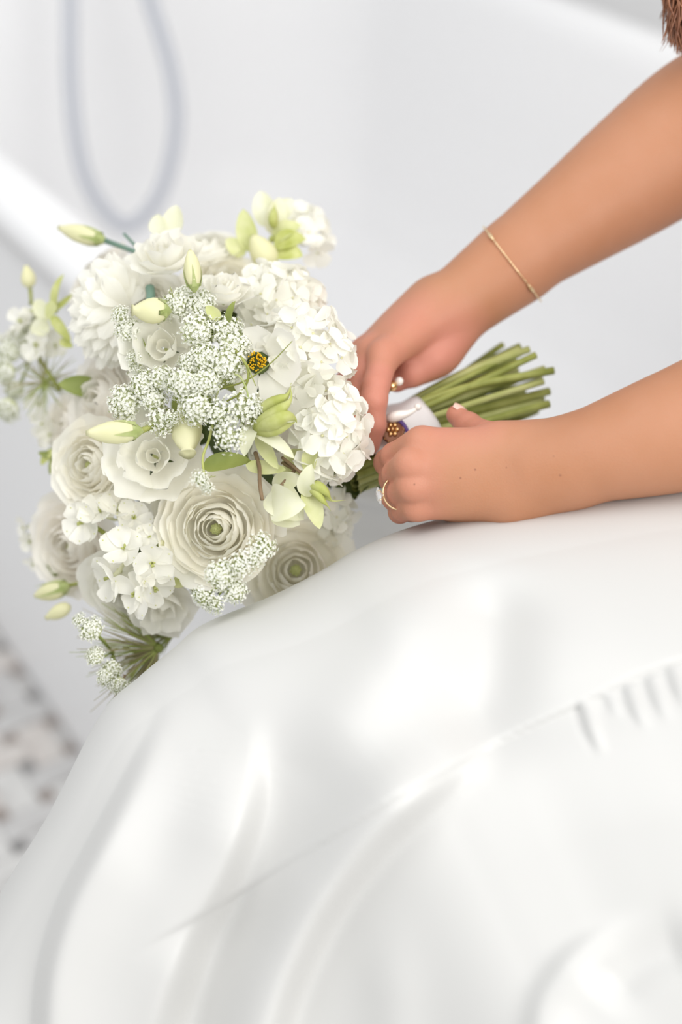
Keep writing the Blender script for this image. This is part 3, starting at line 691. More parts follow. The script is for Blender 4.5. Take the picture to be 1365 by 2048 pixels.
def hydrangea(label, px, py, rx, ry, d, f, n, fr, seed):
    rng = random.Random(seed); M = frame(px, py, d, f); hb = MB()
    hb.ball((0, 0, -S(min(rx, ry)) * .55), S(min(rx, ry)) * .62, 0, 12)
    h = hb.build('hydrangea', M_HYD, bouquet, M); tag(h, label)
    for k in range(n):
        z = 1 - 1.02 * (k + .5) / n; a = k * 2.39996 + rng.uniform(-.25, .25); s = math.sqrt(max(0, 1 - z * z)); v = Vector((s * math.cos(a) * rx, s * math.sin(a) * ry, (z - .55) * min(rx, ry))) * (1.0 / FPX * d)
        nd = Vector((s * math.cos(a) / rx, s * math.sin(a) / ry, z / min(rx, ry))).normalized() + Vector((rng.gauss(0, .22), rng.gauss(0, .22), rng.gauss(0, .2)))
        o = bpy.data.objects.new('floret', FLO[rng.randrange(5)]); link(o, h)
        o.matrix_local = Matrix.Translation(v * rng.uniform(.94, 1.06)) @ nd.normalized().to_track_quat('Z', 'Y').to_matrix().to_4x4() @ Matrix.Rotation(rng.uniform(0, 6), 4, 'Z') @ Matrix.Scale(S(fr, d) * rng.uniform(.88, 1.12), 4)
hydrangea('white hydrangea head nearest the fingers', 672, 868, 60, 90, .99, (.35, -.1, .9), 26, 41, 1)
hydrangea('white hydrangea head in the middle of the right edge', 630, 700, 84, 86, 1.0, (.45, .2, .85), 30, 40, 2)
hydrangea('blurred white hydrangea head at the upper right', 578, 590, 78, 70, 1.06, (.5, .5, .7), 26, 38, 3)
hydrangea('small blurred cluster of white hydrangea at the top right', 618, 455, 42, 55, 1.14, (.4, .6, .6), 12, 32, 4)
hydrangea('hydrangea tuft under the right side beside the gown', 676, 1045, 26, 58, 1.065, (.7, -.3, .6), 10, 34, 5)
hydrangea('white hydrangea tuft between the two upper heads', 548, 655, 56, 50, 1.045, (.2, .3, 1), 12, 36, 7)
hydrangea('hydrangea tuft filling in behind the green hellebores', 560, 880, 60, 60, 1.06, (.1, 0, 1), 14, 36, 6)

# ---- lace flowers: umbels of tiny florets
def umbellet_mesh(seed, n, sparse=1.0):
    rng = random.Random(seed); mb = MB()
    for k in range(n):
        z = 1 - .78 * (k + .5) / n; a = k * 2.39996 + rng.uniform(-.3, .3); s = math.sqrt(1 - z * z); rr = rng.uniform(.74, 1.14)
        c = Vector((s * math.cos(a), s * math.sin(a), (z - .22) * .74)) * rr; nd = (Vector((s * math.cos(a), s * math.sin(a), z * 1.3)) + Vector((rng.gauss(0, .25), rng.gauss(0, .25), rng.gauss(0, .25)))).normalized()
        mb.tube([(0, 0, -.55), c * .5 + Vector((0, 0, -.16)), c], [.02, .014, .012], 3, 1, False)
        q = nd.to_track_quat('Z', 'Y').to_matrix(); fr = rng.uniform(.068, .1) * sparse
        for p in range(5):
            b = p * 1.2566 + rng.uniform(-.2, .2); dr = Vector((math.cos(b), math.sin(b), .25)); sd = Vector((-math.sin(b), math.cos(b), 0))
            P = [Vector((0, 0, 0)), dr * .6 + sd * .42, dr * 1.05 + sd * .2 + Vector((0, 0, .12)), dr * 1.05 - sd * .2 + Vector((0, 0, .12)), dr * .6 - sd * .42]
            mb.add([c + q @ (v * fr) for v in P], [(0, 1, 2, 3, 4)], 0)
        mb.ball(c + nd * fr * .18, fr * .2, 2, 4)
    mb.ball((0, 0, -.22), .78 if n > 200 else .45, 3, 12, (1, 1, .76)); mb.tube([(0, 0, -.5), (0, 0, -1.1)], .035, 5, 1)
    me = bpy.data.meshes.new('umbellet'); me.from_pydata(mb.v, [], mb.f)
    for m in (M_LACE, M_LGREEN, M_BUD, M_LPALE): me.materials.append(m)
    me.polygons.foreach_set('material_index', mb.m); return me
UMB = [umbellet_mesh(s, 230) for s in range(5)] + [umbellet_mesh(9, 130, 1.1), umbellet_mesh(10, 110, 1.15)]
def lace(label, heart, items, dz=-.02, seed=0, dd=None):
    rng = random.Random(seed); hx, hy = heart; d0 = (dd or dome(hx, hy)) + .03
    st = MB(); st.ball((0, 0, 0), .0022, 0, 6); M = frame(hx, hy, d0, (0, 0, 1))
    inv = M.inverted(); ps = []
    for it in items:
        x, y, r = it[:3]; d = (dd or dome(x, y)) + dz + rng.uniform(-.004, .004); f = Vector(((x - hx) / 110 + rng.gauss(0, .15), -(y - hy) / 110 + rng.gauss(0, .15), 1.0))
        Mu = frame(x, y, d, f, rng.uniform(0, 6), 0); ps.append((Mu, r, d, it))
        b = inv @ (Mu @ Vector((0, 0, -S(r) * 1.05))); st.tube([(0, 0, 0), b * .5 + Vector((0, 0, -.004)), b], [.0011, .0008, .0006], 5)
    L = st.build('lace_flower', M_LGREEN, bouquet, M); tag(L, label)
    for Mu, r, d, it in ps:
        o = bpy.data.objects.new('umbellet', UMB[rng.randrange(5) if len(it) < 4 else 5 + rng.randrange(2)]); link(o, L)
        o.matrix_local = inv @ Mu @ Matrix.Scale(S(r, d) * 1.12, 4); o['kind'] = 'stuff'
lace('lace flower below the upright bud', (390, 640), [(354, 611, 30), (402, 608, 29), (397, 663, 34), (372, 590, 20)], -.03, 1)
lace('lace flower in the middle with the densest umbels', (425, 720), [(456, 662, 33), (474, 690, 34), (454, 731, 35), (408, 716, 30), (377, 731, 24), (364, 770, 32), (408, 770, 30)], -.03, 2)
lace('lace flower left of the open white lisianthus', (265, 690), [(241, 629, 20, 1), (255, 658, 25), (268, 716, 15, 1), (272, 742, 18)], -.015, 3, 1.025)
lace('lace flower on the lower left of the cluster', (300, 790), [(328, 757, 26), (287, 767, 28), (308, 797, 27), (249, 806, 34), (323, 844, 30, 1), (345, 836, 16, 1)], -.025, 4)
lace('lace flower with loose umbels beside the green hellebore', (440, 820), [(390, 818, 33), (438, 829, 31, 1), (487, 821, 38, 1), (518, 822, 22, 1), (459, 875, 30, 1)], -.03, 5)
lace('lace flower lying across the large ranunculus', (455, 1165), [(525, 1093, 29, 1), (482, 1128, 27, 1), (442, 1150, 30), (470, 1182, 24), (402, 1192, 20, 1), (428, 1206, 24, 1), (508, 1118, 22, 1)], -.045, 6, 1.01)
lace('single lace umbel on top of the large ranunculus', (402, 962), [(400, 958, 18, 1), (415, 975, 14, 1)], -.02, 7, .975)
lace('blurred lace flower hanging at the bottom left', (225, 1305), [(182, 1258, 24), (190, 1312, 19), (222, 1342, 22), (240, 1374, 20), (212, 1356, 18), (158, 1240, 15, 1)], -.02, 8, 1.045)
lace('blurred lace flower at the far left edge', (60, 720), [(18, 700, 26), (8, 745, 24), (14, 820, 26), (40, 668, 24), (75, 650, 22), (28, 780, 20)], 0, 9, 1.15)

# ---- buds
def bud(label, base, tip, r, d, dt, col=M_BUD, calyx=True, open_=.12, sepal=.45, stem_to=None, spiral=.07, stem_mat=None, stem_r=.0016):
    A, B = bp(*base, d), bp(*tip, dt); z = (B - A); L = z.length; z.normalize(); q = z.to_track_quat('Z', 'Y').to_matrix().to_4x4(); M = Matrix.Translation(A) @ q; R = S(r, d)
    mb = MB(); prof = [(.30, 0), (.72, .1), (.95, .25), (1, .42), (.9, .6), (.66, .78), (.36, .92), (open_, 1.0), (open_ * .4, .96)]
    mb.lathe([(a * R, b * L) for a, b in prof], 24, 0, None, lambda a, t: 1 + spiral * math.cos(3 * a + 5 * t) * (.3 + t))
    o = mb.build('flower_bud', col, bouquet, M); tag(o, label)
    if calyx:
        c = MB(); c.lathe([(.12 * R, -.10 * L), (.4 * R, -.02 * L), (.78 * R, .1 * L), (.8 * R, .13 * L), (.3 * R, .1 * L)], 12)
        for k in range(5):
            a = k * 1.2566 + .3; dr = Vector((math.cos(a), math.sin(a), 0))
            c2 = [(dr * (.74 * R) + Vector((0, 0, .06 * L))), (dr * (1.03 * R) + Vector((0, 0, .30 * L))), (dr * (1.08 * R) + Vector((0, 0, sepal * L)))]
            sd = Vector((-math.sin(a), math.cos(a), 0)) * R
            G = np.array([[p + sd * u * w for u in (-1, 0, 1)] for p, w in zip(c2, (.3, .17, .01))]); c.grid(G)
        c.build('calyx', M_CALYX, o)
    if stem_to:
        s = MB(); inv = M.inverted(); e = inv @ bp(*stem_to); s.tube([(0, 0, -.04 * L), e * .5 + Vector((0, 0, -.003)), e], [stem_r, stem_r * .9, stem_r], 8)
        s.build('stem', stem_mat or M_STEM, o)
bud('pale bud on a blue green stem pointing out at the upper left', (206, 480), (117, 455), 19, 1.115, 1.125, stem_to=(292, 512, 1.10), stem_mat=M_STEMB, stem_r=.0022, open_=.25)
bud('upright green bud at the top of the lace flowers', (389, 578), (380, 498), 18, 1.0, .995, M_BUD, sepal=.62, open_=.1)
#=.62, open_=.1)
bud('plump pale yellow bud lying left of the lace flowers', (336, 622), (264, 620), 26, 1.005, .998, open_=.5, sepal=.2)
bud('long pale green bud lying above the open white lisianthus', (278, 862), (172, 866), 24, .985, .975, open_=.2, sepal=.5, stem_to=(318, 842, 1.0), stem_r=.0022)
bud('half open yellowish bud hanging under the lace flowers', (372, 818), (376, 908), 31, 1.005, .985, open_=.55, sepal=.1, calyx=False, spiral=.10)
bud('blurred green bud at the lower left edge', (135, 1172), (68, 1192), 19, 1.10, 1.11, sepal=.85, stem_to=(190, 1160, 1.09))
bud('blurred pale yellow bud below the green one', (140, 1212), (92, 1236), 15, 1.10, 1.105, calyx=False, open_=.35)
bud('small blurred yellow bud at the far left', (60, 575), (52, 532), 15, 1.15, 1.15, calyx=False, open_=.4, stem_to=(62, 610, 1.15))
bud('oval yellow bud among the green flowers at the top', (545, 535), (505, 470), 27, 1.105, 1.10, calyx=False, open_=.1, spiral=.02, stem_to=(552, 560, 1.11))
bud('small cream bud beside the large ranunculus', (345, 1095), (322, 1085), 14, 1.03, 1.02, calyx=False, open_=.4)

# ---- hellebores: sepals as blades, carpels as horned pods
def sepals(name, label, center, items, d0, pods=(), seed=0, stem=None):
    M = frame(*center, d0, (0, 0, 1)); inv = M.inverted(); n3 = inv.to_3x3(); hb = MB(); hb.ball((0, 0, 0), .003, 0, 8)
    f = hb.build(name, M_CARP, bouquet, M); tag(f, label)
    for k, (x0, y0, x1, y1, w, da, db, mt, bend, cup, nv) in enumerate(items):
        mb = MB(); blade(mb, inv @ bp(x0, y0, da), inv @ bp(x1, y1, db), n3 @ dirw(*nv), S(w), bend, cup, 1.0, .6, 0, 0, 11, 12, seed + k, wave=.04)
        mb.build('sepal', mt, f)
    for k, (pts, r) in enumerate(pods):
        mb = MB(); q = spline([tuple(inv @ bp(*p)) for p in pts], 14); rr = [S(r) * v for v in (.45, .75, .92, 1, 1, .95, .85, .7, .52, .34, .2, .13, .09, .04)]
        mb.tube([Vector(p) for p in q], rr, 10); mb.build('seed_pod', M_CARP, f)
    if stem:
        mb = MB(); mb.tube([inv @ bp(*p) for p in stem], .0015, 7); mb.build('stem', M_TWIG, f)
T = (0, 0, 1)
sepals('hellebore', 'green hellebore with horned seed pods right of the lace flowers', (512, 850), [
    (508, 848, 489, 913, 17, .985, .975, M_HELLP, .12, .35, (-.3, .1, 1)), (510, 862, 589, 917, 15, .985, .965, M_HELLP, .14, -.3, (.2, .6, 1)),
    (515, 862, 557, 938, 15, .992, .985, M_HELL, .05, .3, (-.4, 0, 1)), (520, 822, 560, 765, 20, 1.0, 1.005, M_HELLP, .1, .3, (-.4, .2, 1)), (492, 808, 488, 775, 16, 1.0, 1.0, M_HELL, .1, .2, T),
    (525, 855, 592, 846, 15, .992, .985, M_HELLP, .1, .35, (0, .5, 1))], .99,
    [([(508, 845, .985), (535, 815, .975), (562, 800, .968), (577, 788, .966), (583, 766, .968)], 15), ([(508, 852, .98), (540, 832, .966), (566, 815, .96), (582, 798, .962), (582, 776, .966)], 13),
     ([(512, 858, .982), (545, 846, .964), (572, 832, .96), (590, 838, .966), (594, 846, .97)], 16), ([(508, 862, .986), (540, 862, .97), (565, 855, .966), (583, 848, .97), (592, 842, .975)], 12)], 70)
sepals('hellebore', 'pale cupped hellebore right of the large ranunculus', (612, 982), [
    (540, 985, 608, 1040, 34, .998, .985, M_HELLP, .16, .4, (-.2, .3, 1)), (545, 1000, 612, 1010, 36, .99, .972, M_HELLP, .2, .35, (-.3, -.1, 1)), (550, 1015, 600, 1050, 26, .995, .985, M_HELLP, .1, .3, T),
    (612, 993, 624, 928, 18, .98, .97, M_HELLP, .12, .3, (-.3, .1, 1)), (622, 948, 634, 878, 17, .99, .985, M_HELL, .12, .5, (-.5, .1, 1)),
    (612, 978, 640, 1058, 19, .985, .975, M_HELL, .08, .2, (.2, .2, 1)), (620, 958, 572, 900, 36, 1.01, 1.0, M_HELL, .12, .15, T), (548, 985, 605, 955, 24, 1.0, .99, M_HELLP, .2, .2, (-.1, .4, 1))], .985,
    [([(618, 972, .98), (634, 972, .972), (650, 982, .97), (660, 995, .972), (666, 1004, .975)], 11), ([(618, 978, .98), (632, 985, .972), (645, 1000, .97), (656, 1012, .972), (662, 1022, .976)], 8), ([(618, 976, .985), (640, 988, .978), (655, 996, .978), (668, 1002, .98), (692, 1000, .985)], 6)], 80,
    [(560, 975, .99), (590, 940, .995), (565, 925, 1.0)])
sepals('hellebore', 'blurred yellow green hellebore at the top of the bouquet', (545, 478), [
    (505, 505, 487, 418, 24, 1.11, 1.105, M_HELL, .08, .25, (-.3, .2, 1)), (490, 510, 452, 478, 18, 1.11, 1.11, M_HELL, .08, .2, T), (548, 480, 602, 450, 24, 1.115, 1.11, M_HELL, .14, .3, (0, .5, 1)), (548, 492, 612, 478, 24, 1.11, 1.105, M_CARP, .14, .3, (0, .4, 1)),
    (548, 505, 606, 512, 24, 1.108, 1.10, M_CARP, .14, .3, (0, .3, 1)), (545, 470, 560, 395, 24, 1.125, 1.12, M_HELLP, .1, .3, (.2, .3, 1)), (540, 455, 520, 382, 26, 1.125, 1.125, M_HELLP, .1, .3, (-.2, .3, 1)), (550, 440, 585, 398, 22, 1.13, 1.125, M_HELLP, .1, .3, T)], 1.115,
    [([(548, 455, 1.11), (547, 440, 1.105), (548, 425, 1.105), (549, 415, 1.105), (550, 408, 1.105)], 12)], 90)
sepals('hellebore', 'blurred olive hellebore calyx at the left edge', (110, 620), [
    (112, 628, 128, 548, 11, 1.125, 1.12, M_CARP, .18, .3, (-.5, .1, 1)), (100, 625, 145, 588, 7, 1.12, 1.115, M_CARP, -.1, .2, T), (104, 632, 142, 682, 12, 1.12, 1.11, M_CARP, .1, .3, T), (110, 600, 95, 640, 12, 1.12, 1.12, M_HELL, .1, .2, T),
    (120, 680, 146, 694, 10, 1.115, 1.11, M_CARP, .05, .2, T), (98, 640, 70, 600, 18, 1.13, 1.14, M_HELLP, .1, .2, T), (100, 650, 60, 660, 20, 1.13, 1.13, M_HELLP, .1, .2, T)], 1.125, (), 100)

# ---- delphinium florets
def delph_mesh(seed):
    rng = random.Random(seed); mb = MB()
    for k in range(5):
        a = k * 1.2566 + rng.uniform(-.2, .2); dr = Vector((math.cos(a), math.sin(a), 0)); e = dr * rng.uniform(.85, 1.1) + Vector((0, 0, rng.uniform(.1, .75)))
        blade(mb, dr * .06, e, (0, 0, 1), rng.uniform(.52, .64), rng.uniform(-.16, -.02), rng.uniform(.1, .4), .6, .4, .02, rng.uniform(-.4, .4), 9, 9, seed * 10 + k, wave=.08)
        n = Vector((0, 0, 1)) - e.normalized() * e.normalized().z; mb.ball(e * .84 + n * .01, .036, 1, 6, (1, 1, .5))
    for k in range(5):
        a = rng.uniform(0, 6); mb.tube([(0, 0, 0), (.12 * math.cos(a), .12 * math.sin(a), .3)], [.03, .05], 4, 2)
    mb.tube([(0, 0, 0), (.1, 0, -.4), (.35, 0, -.8), (.6, 0, -.9)], [.1, .1, .07, .02], 6, 3)
    me = bpy.data.meshes.new('floret'); me.from_pydata(mb.v, [], mb.f)
    for m in (M_PET, M_SPOT, M_CARP, M_HELLP): me.materials.append(m)
    me.polygons.foreach_set('material_index', mb.m); me.polygons.foreach_set('use_smooth', [True] * len(mb.f)); return me
DEL = [delph_mesh(s) for s in range(4)]
def delph(label, items, stem, d0, seed):
    rng = random.Random(seed); c = stem[0]; M = frame(c[0], c[1], c[2], T); inv = M.inverted(); s = MB(); s.tube([inv @ bp(*p) for p in stem], .0018, 7)
    D = s.build('delphinium', M_STEM, bouquet, M); tag(D, label)
    for x, y, r, f, d in items:
        f = (f[0] + rng.gauss(0, .35), f[1] + rng.gauss(0, .35), f[2]); Mu = frame(x, y, d0 + d, f, rng.uniform(0, 6), S(r) * .3); o = bpy.data.objects.new('floret', DEL[rng.randrange(4)]); link(o, D); o.matrix_local = inv @ Mu @ Matrix.Scale(S(r) * 1.12, 4)
delph('white delphinium spray with green speckled florets on the lower left', [(160, 1048, 42, (-.3, -.5, .8), .015), (196, 1018, 40, (-.2, .6, .7), .012), (236, 1012, 40, (.2, .7, .7), .01), (268, 1034, 34, (.5, .5, .8), .005),
    (245, 1092, 42, (-.1, .35, .9), -.01), (305, 1128, 40, (.2, .3, .9), -.015), (298, 1072, 26, (.1, .1, 1), 0), (212, 1160, 46, (-.5, -.1, .8), .0), (268, 1190, 46, (-.1, -.5, .9), -.012), (312, 1180, 38, (.4, -.5, .8), -.01), (240, 1140, 36, (0, 0, 1), .012)],
    [(330, 1140, 1.03), (270, 1110, 1.03), (200, 1060, 1.04), (165, 1040, 1.05)], 1.02, 3)
delph('blurred white delphinium spray at the far left', [(38, 640, 34, (-.5, .3, .7), 0), (70, 690, 36, (-.4, 0, .8), -.01), (22, 690, 32, (-.7, 0, .6), .01), (62, 620, 30, (-.3, .6, .6), 0), (85, 850, 36, (-.4, -.3, .8), 0), (75, 810, 30, (-.5, -.2, .8), .01), (100, 870, 30, (-.2, -.4, .8), 0), (110, 690, 34, (0, 0, 1), 0)],
    [(120, 780, 1.13), (80, 720, 1.14), (50, 650, 1.15)], 1.14, 4)
delph('blurred white delphinium tip at the lower far left', [(45, 1055, 24, (-.6, .3, .6), .01), (58, 1085, 22, (-.6, 0, .7), 0), (66, 1130, 20, (-.5, -.3, .7), 0), (80, 1030, 26, (-.3, .4, .7), 0)], [(112, 1145, 1.12), (80, 1110, 1.13), (58, 1070, 1.14)], 1.13, 5)

# ---- wispy seed heads
def wisp(label, c, d, n, ln, a0, a1, seed, rr=.00032, mix=.5):
    rng = random.Random(seed); M = frame(*c, d, T); mb = MB(); mb.ball((0, 0, 0), S(ln * .08), 3, 8)
    for k in range(n):
        a = math.radians(rng.uniform(a0, a1)); l = S(ln) * rng.uniform(.6, 1.1); z = rng.uniform(-.25, .6); dr = Vector((math.cos(a), math.sin(a), z)).normalized(); cu = Vector((rng.gauss(0, .12), rng.gauss(0, .12), rng.gauss(0, .1)))
        mb.tube([dr * S(ln * .08), dr * l * .5 + cu * l * .3, dr * l + cu * l], [rr * 1.6, rr * 1.1, rr * .5], 4, 1 if rng.random() < mix else 2, False)
    o = mb.build('seed_head', [M_CARP, M_WISP, M_LGREEN, M_LEAF], bouquet, M); tag(o, label, kind='stuff')
wisp('feathery seed head on the left edge of the bouquet', (90, 765), 1.14, 90, 84, 0, 360, 1)
wisp('feathery seed head tucked behind the knee of the gown', (318, 1296), 1.075, 190, 150, 120, 262, 2, .0004, .6)
wisp('feathery seed head deep behind the bottom flowers', (350, 1268), 1.085, 90, 90, 60, 240, 3, .0004, .4)

# ---- leaves, twigs, grasses
def leaves():
    rng = random.Random(12)
    items = [(405, 935, 503, 922, 20, .998, 1.0, M_LEAF, .12), (492, 930, 572, 940, 15, .995, .985, M_HELL, -.08), (458, 645, 471, 602, 9, .985, .975, M_LEAF, .12), (300, 730, 262, 640, 9, 1.02, 1.015, M_LEAF, .02), (440, 640, 412, 612, 12, 1.0, 1.0, M_HELL, .05),
             (105, 900, 82, 930, 10, 1.12, 1.12, M_CARP, .05), (108, 915, 76, 905, 8, 1.12, 1.12, M_LEAF, .05), (112, 905, 100, 950, 8, 1.12, 1.12, M_LEAF, .05), (345, 1170, 400, 1150, 16, 1.03, 1.03, M_HELL, .05), (310, 1175, 260, 1090, 12, 1.04, 1.045, M_LEAF, .05),
             (318, 470, 316, 428, 20, 1.10, 1.10, M_HELLP, .05), (346, 470, 353, 410, 25, 1.10, 1.10, M_HELLP, .05)]
    for i, (x0, y0, x1, y1, w, da, db, mt, b) in enumerate(items):
        A = bp(x0, y0, da); M = Matrix.Translation(A); mb = MB(); blade(mb, (0, 0, 0), bp(x1, y1, db) - A, dirw(-.2, .4, 1), S(w), b, .25, 1.0, .6, 0, .2, 9, 11, i)
        mb.build('leaf', mt, bouquet, M)
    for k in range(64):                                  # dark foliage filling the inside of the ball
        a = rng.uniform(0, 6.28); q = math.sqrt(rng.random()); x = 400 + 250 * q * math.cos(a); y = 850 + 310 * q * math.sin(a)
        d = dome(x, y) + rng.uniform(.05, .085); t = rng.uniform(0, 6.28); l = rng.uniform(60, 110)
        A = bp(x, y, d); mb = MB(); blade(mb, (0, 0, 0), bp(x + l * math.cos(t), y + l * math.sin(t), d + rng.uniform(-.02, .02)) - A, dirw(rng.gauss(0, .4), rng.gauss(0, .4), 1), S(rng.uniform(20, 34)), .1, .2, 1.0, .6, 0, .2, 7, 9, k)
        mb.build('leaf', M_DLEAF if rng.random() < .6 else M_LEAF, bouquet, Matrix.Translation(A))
    for k, (x0, y0, x1, y1) in enumerate([(735, 905, 690, 985), (748, 920, 700, 960), (742, 930, 672, 975), (728, 890, 705, 930), (740, 940, 690, 1000)]):
        A = bp(x0, y0, 1.075); mb = MB(); blade(mb, (0, 0, 0), bp(x1, y1, 1.055) - A, dirw(.1, .1, 1), S(20), .06, .2, 1.0, .6, 0, .1, 7, 9, 200 + k); mb.build('leaf', M_DLEAF, bouquet, Matrix.Translation(A))
    def twig(pts, r0, r1, mt, n=18):
        A = bp(*pts[0]); mb = MB(); q = spline([tuple(bp(*p) - A) for p in pts], n); mb.tube([Vector(p) for p in q], list(np.linspace(r0, r1, n)), 7); mb.build('twig', mt, bouquet, Matrix.Translation(A))
    twig([(511, 905, 1.0), (519, 935, .992), (520, 968, .982), (525, 1000, .978)], .0016, .0013, M_TWIG)
    twig([(565, 915, 1.0), (590, 935, .99), (612, 955, .985)], .0012, .0012, M_TWIG)
    twig([(440, 778, .99), (490, 762, .98), (540, 728, .972), (585, 682, .965)], .0008, .0003, M_STEM)
    twig([(470, 700, .985), (492, 728, .975), (497, 755, .972), (482, 785, .978), (450, 805, .985)], .0012, .0007, M_STEM)
    twig([(450, 745, .985), (478, 752, .978), (492, 775, .972), (500, 808, .972)], .0008, .0006, M_CALYX)
    twig([(425, 850, .985), (418, 880, .982), (406, 915, .98), (409, 952, .978)], .0011, .0008, M_CARP)
    twig([(440, 770, .99), (432, 800, .985), (436, 830, .985)], .0009, .0006, M_STEM)
    twig([(495, 730, .972), (505, 755, .97), (512, 772, .97)], .0006, .0003, M_STEM)
    twig([(248, 468, 1.11), (270, 490, 1.105), (286, 506, 1.1)], .0012, .0014, M_STEMB)
    twig([(60, 1050, 1.14), (75, 1095, 1.13), (112, 1150, 1.115)], .0018, .002, M_LEAF)
    twig([(300, 575, 1.045), (302, 590, 1.04), (300, 605, 1.035)], .0035, .0035, M_STEMB)
    twig([(228, 1408, 1.045), (235, 1385, 1.045), (250, 1350, 1.05)], .0016, .0012, M_TWIG)
    for (x, y, ex, ey) in ((412, 962, 425, 950), (414, 958, 432, 952), (408, 955, 412, 946), (346, 592, 340, 572)): twig([(x, y, .972), ((x + ex) / 2, (y + ey) / 2 - 1, .970), (ex, ey, .970)], .0004, .0002, M_STEM, 5)
leaves()

# ---- stems and binding
def stems():
    rng = random.Random(21); A = cc(795, 885, 1.085); B = cc(1055, 772, 1.125); ax = (B - A) / np.linalg.norm(B - A)
    nrm = np.array([0, 0, 1.0]); nrm -= ax * (nrm @ ax); nrm /= np.linalg.norm(nrm); sd = np.cross(ax, nrm)
    inner = A - ax * .04
    k = 0
    for ring_, n, r0, r1 in ((0, 4, .007, .012), (1, 11, .0155, .023), (2, 18, .0232, .034)):
        for i in range(n):
            a = 2 * math.pi * (i + .35 + rng.uniform(-.2, .2)) / n; tw = rng.uniform(.2, 1.5); rr = rng.uniform(.0022, .0042); ln = rng.uniform(-.008, .012)
            def off(r, an): return sd * (math.cos(an) * r) + nrm * (math.sin(an) * r)
            p0 = inner - ax * .012 + off(r0 * 1.05, a - tw * .5); p1 = inner + off(r0 * .88, a - tw * .25); p2 = A + off(r0 * .95, a); p3 = A + (B - A) * .5 + off((r0 + r1) / 2 * 1.02, a + tw * .6); e = B + ax * ln + off(r1 * rng.uniform(.9, 1.22), a + tw)
            q = spline([p0, p1, p2, p3, e], 16); P = cw(q); base = P[0]; mb = MB(); mb.tube([Vector(p - base) for p in P], [rr] * 16, 9, 0, False)
            nl = len(mb.v); mb.f.append(tuple(range(nl - 9, nl))); mb.m.append(1)
            mb.build('stem', [rng.choice((M_STEM, M_STEM, M_STEM2)), M_CUT], bouquet, Matrix.Translation(Vector(base - BQ)))
    # ribbon
    def rib(name, t0, t1, R, label, bump, m=M_RIB):
        mb = MB(); n = 40; rows = []
        for v in np.linspace(0, 1, 14):
            for j in range(n):
                an = 2 * math.pi * j / n; edge = min(v, 1 - v); r = R + .0008 * math.sin(5 * an + 9 * v) + bump * math.sin(v * 9 + an) - (.0012 if edge < .04 else 0)
                rows.append(A + ax * (t0 + (t1 - t0) * v + .0025 * math.sin(an + .5)) + sd * math.cos(an) * r + nrm * math.sin(an) * r)
        P = cw(np.array(rows)) - BQ
        mb.add(P, [(i * n + j, i * n + (j + 1) % n, (i + 1) * n + (j + 1) % n, (i + 1) * n + j) for i in range(13) for j in range(n)])
        o = mb.build(name, m, bouquet); tag(o, label); sm = o.modifiers.new('thickness', 'SOLIDIFY'); sm.thickness = .0008; return o
    rib('ribbon', -.028, .028, .0285, 'white satin ribbon wound around the stems', .0006)
    # ribbon fold, locket, pin, cord, bead
    Z = (.05, .35, 1)
    def M(px, py, d, f=Z, roll=0): return frame(px, py, d, f, roll)
    mb = MB(); mb.lathe([(.001, -.0015), (.0082, -.0015), (.0098, -.0004), (.0098, .0008), (.0088, .0018), (.0078, .0012), (.0001, .0014)], 28)
    lk = mb.build('locket', M_BRONZE, bouquet, M(786, 860, 1.043, (-.1, .2, 1)) @ Matrix.Diagonal((.92, 1.08, 1, 1))); tag(lk, 'round bronze locket with a gold flower on the ribbon')
    g = MB()
    for k in range(6):
        a = k * math.pi / 3; g.ball((.0036 * math.cos(a), .0036 * math.sin(a), .0018), .0019, 0, 8, (1, 1, .6))
    g.ball((0, 0, .0022), .0018, 0, 8)
    for k in range(16): a = k * math.pi / 8; g.ball((.0088 * math.cos(a), .0088 * math.sin(a), .0016), .0008, 0, 6)
    g.build('gold_flower', M_GOLD, lk)
    mb = MB(); A0 = bp(772, 838, 1.044); q = [bp(x, y, d) - A0 for x, y, d in ((772, 838, 1.044), (795, 832, 1.041), (818, 826, 1.041), (836, 816, 1.044))]
    mb.tube([Vector(p) for p in spline([tuple(v) for v in q], 14)], [.0015, .003, .0038, .0042, .0042, .004, .0036, .0032, .0027, .0023, .002, .0018, .0016, .001], 10); tag(mb.build('ribbon_fold', M_PEARL, bouquet, Matrix.Translation(A0)), 'pearly rolled fold of the ribbon')
    mb = MB(); mb.ball((0, 0, 0), .0028, 0, 12); o = mb.build('pearl', M_PEARL, bouquet, M(836, 814, 1.043)); tag(o, 'small white pearl pin')
    mb = MB(); A0 = bp(776, 842, 1.044); q = [bp(x, y, d) - A0 for x, y, d in ((764, 845, 1.046), (782, 838, 1.043), (800, 842, 1.042), (812, 856, 1.042), (818, 872, 1.043))]; mb.tube([Vector(p) for p in spline([tuple(v) for v in q], 14)], .0016, 7); tag(mb.build('cord', M_RIBP, bouquet, Matrix.Translation(A0)), 'dark violet cord')
    mb = MB(); mb.ball((0, 0, 0), .0042, 0, 12); mb.ball((.0055, .004, .0), .0034, 1, 10); mb.ball((-.004, -.004, 0), .003, 2, 10); tag(mb.build('bead_pin', [M_GOLD, M_PEARL, M_DLEAF], bouquet, M(784, 772, 1.052)), 'gold and pearl bead pin')
stems()

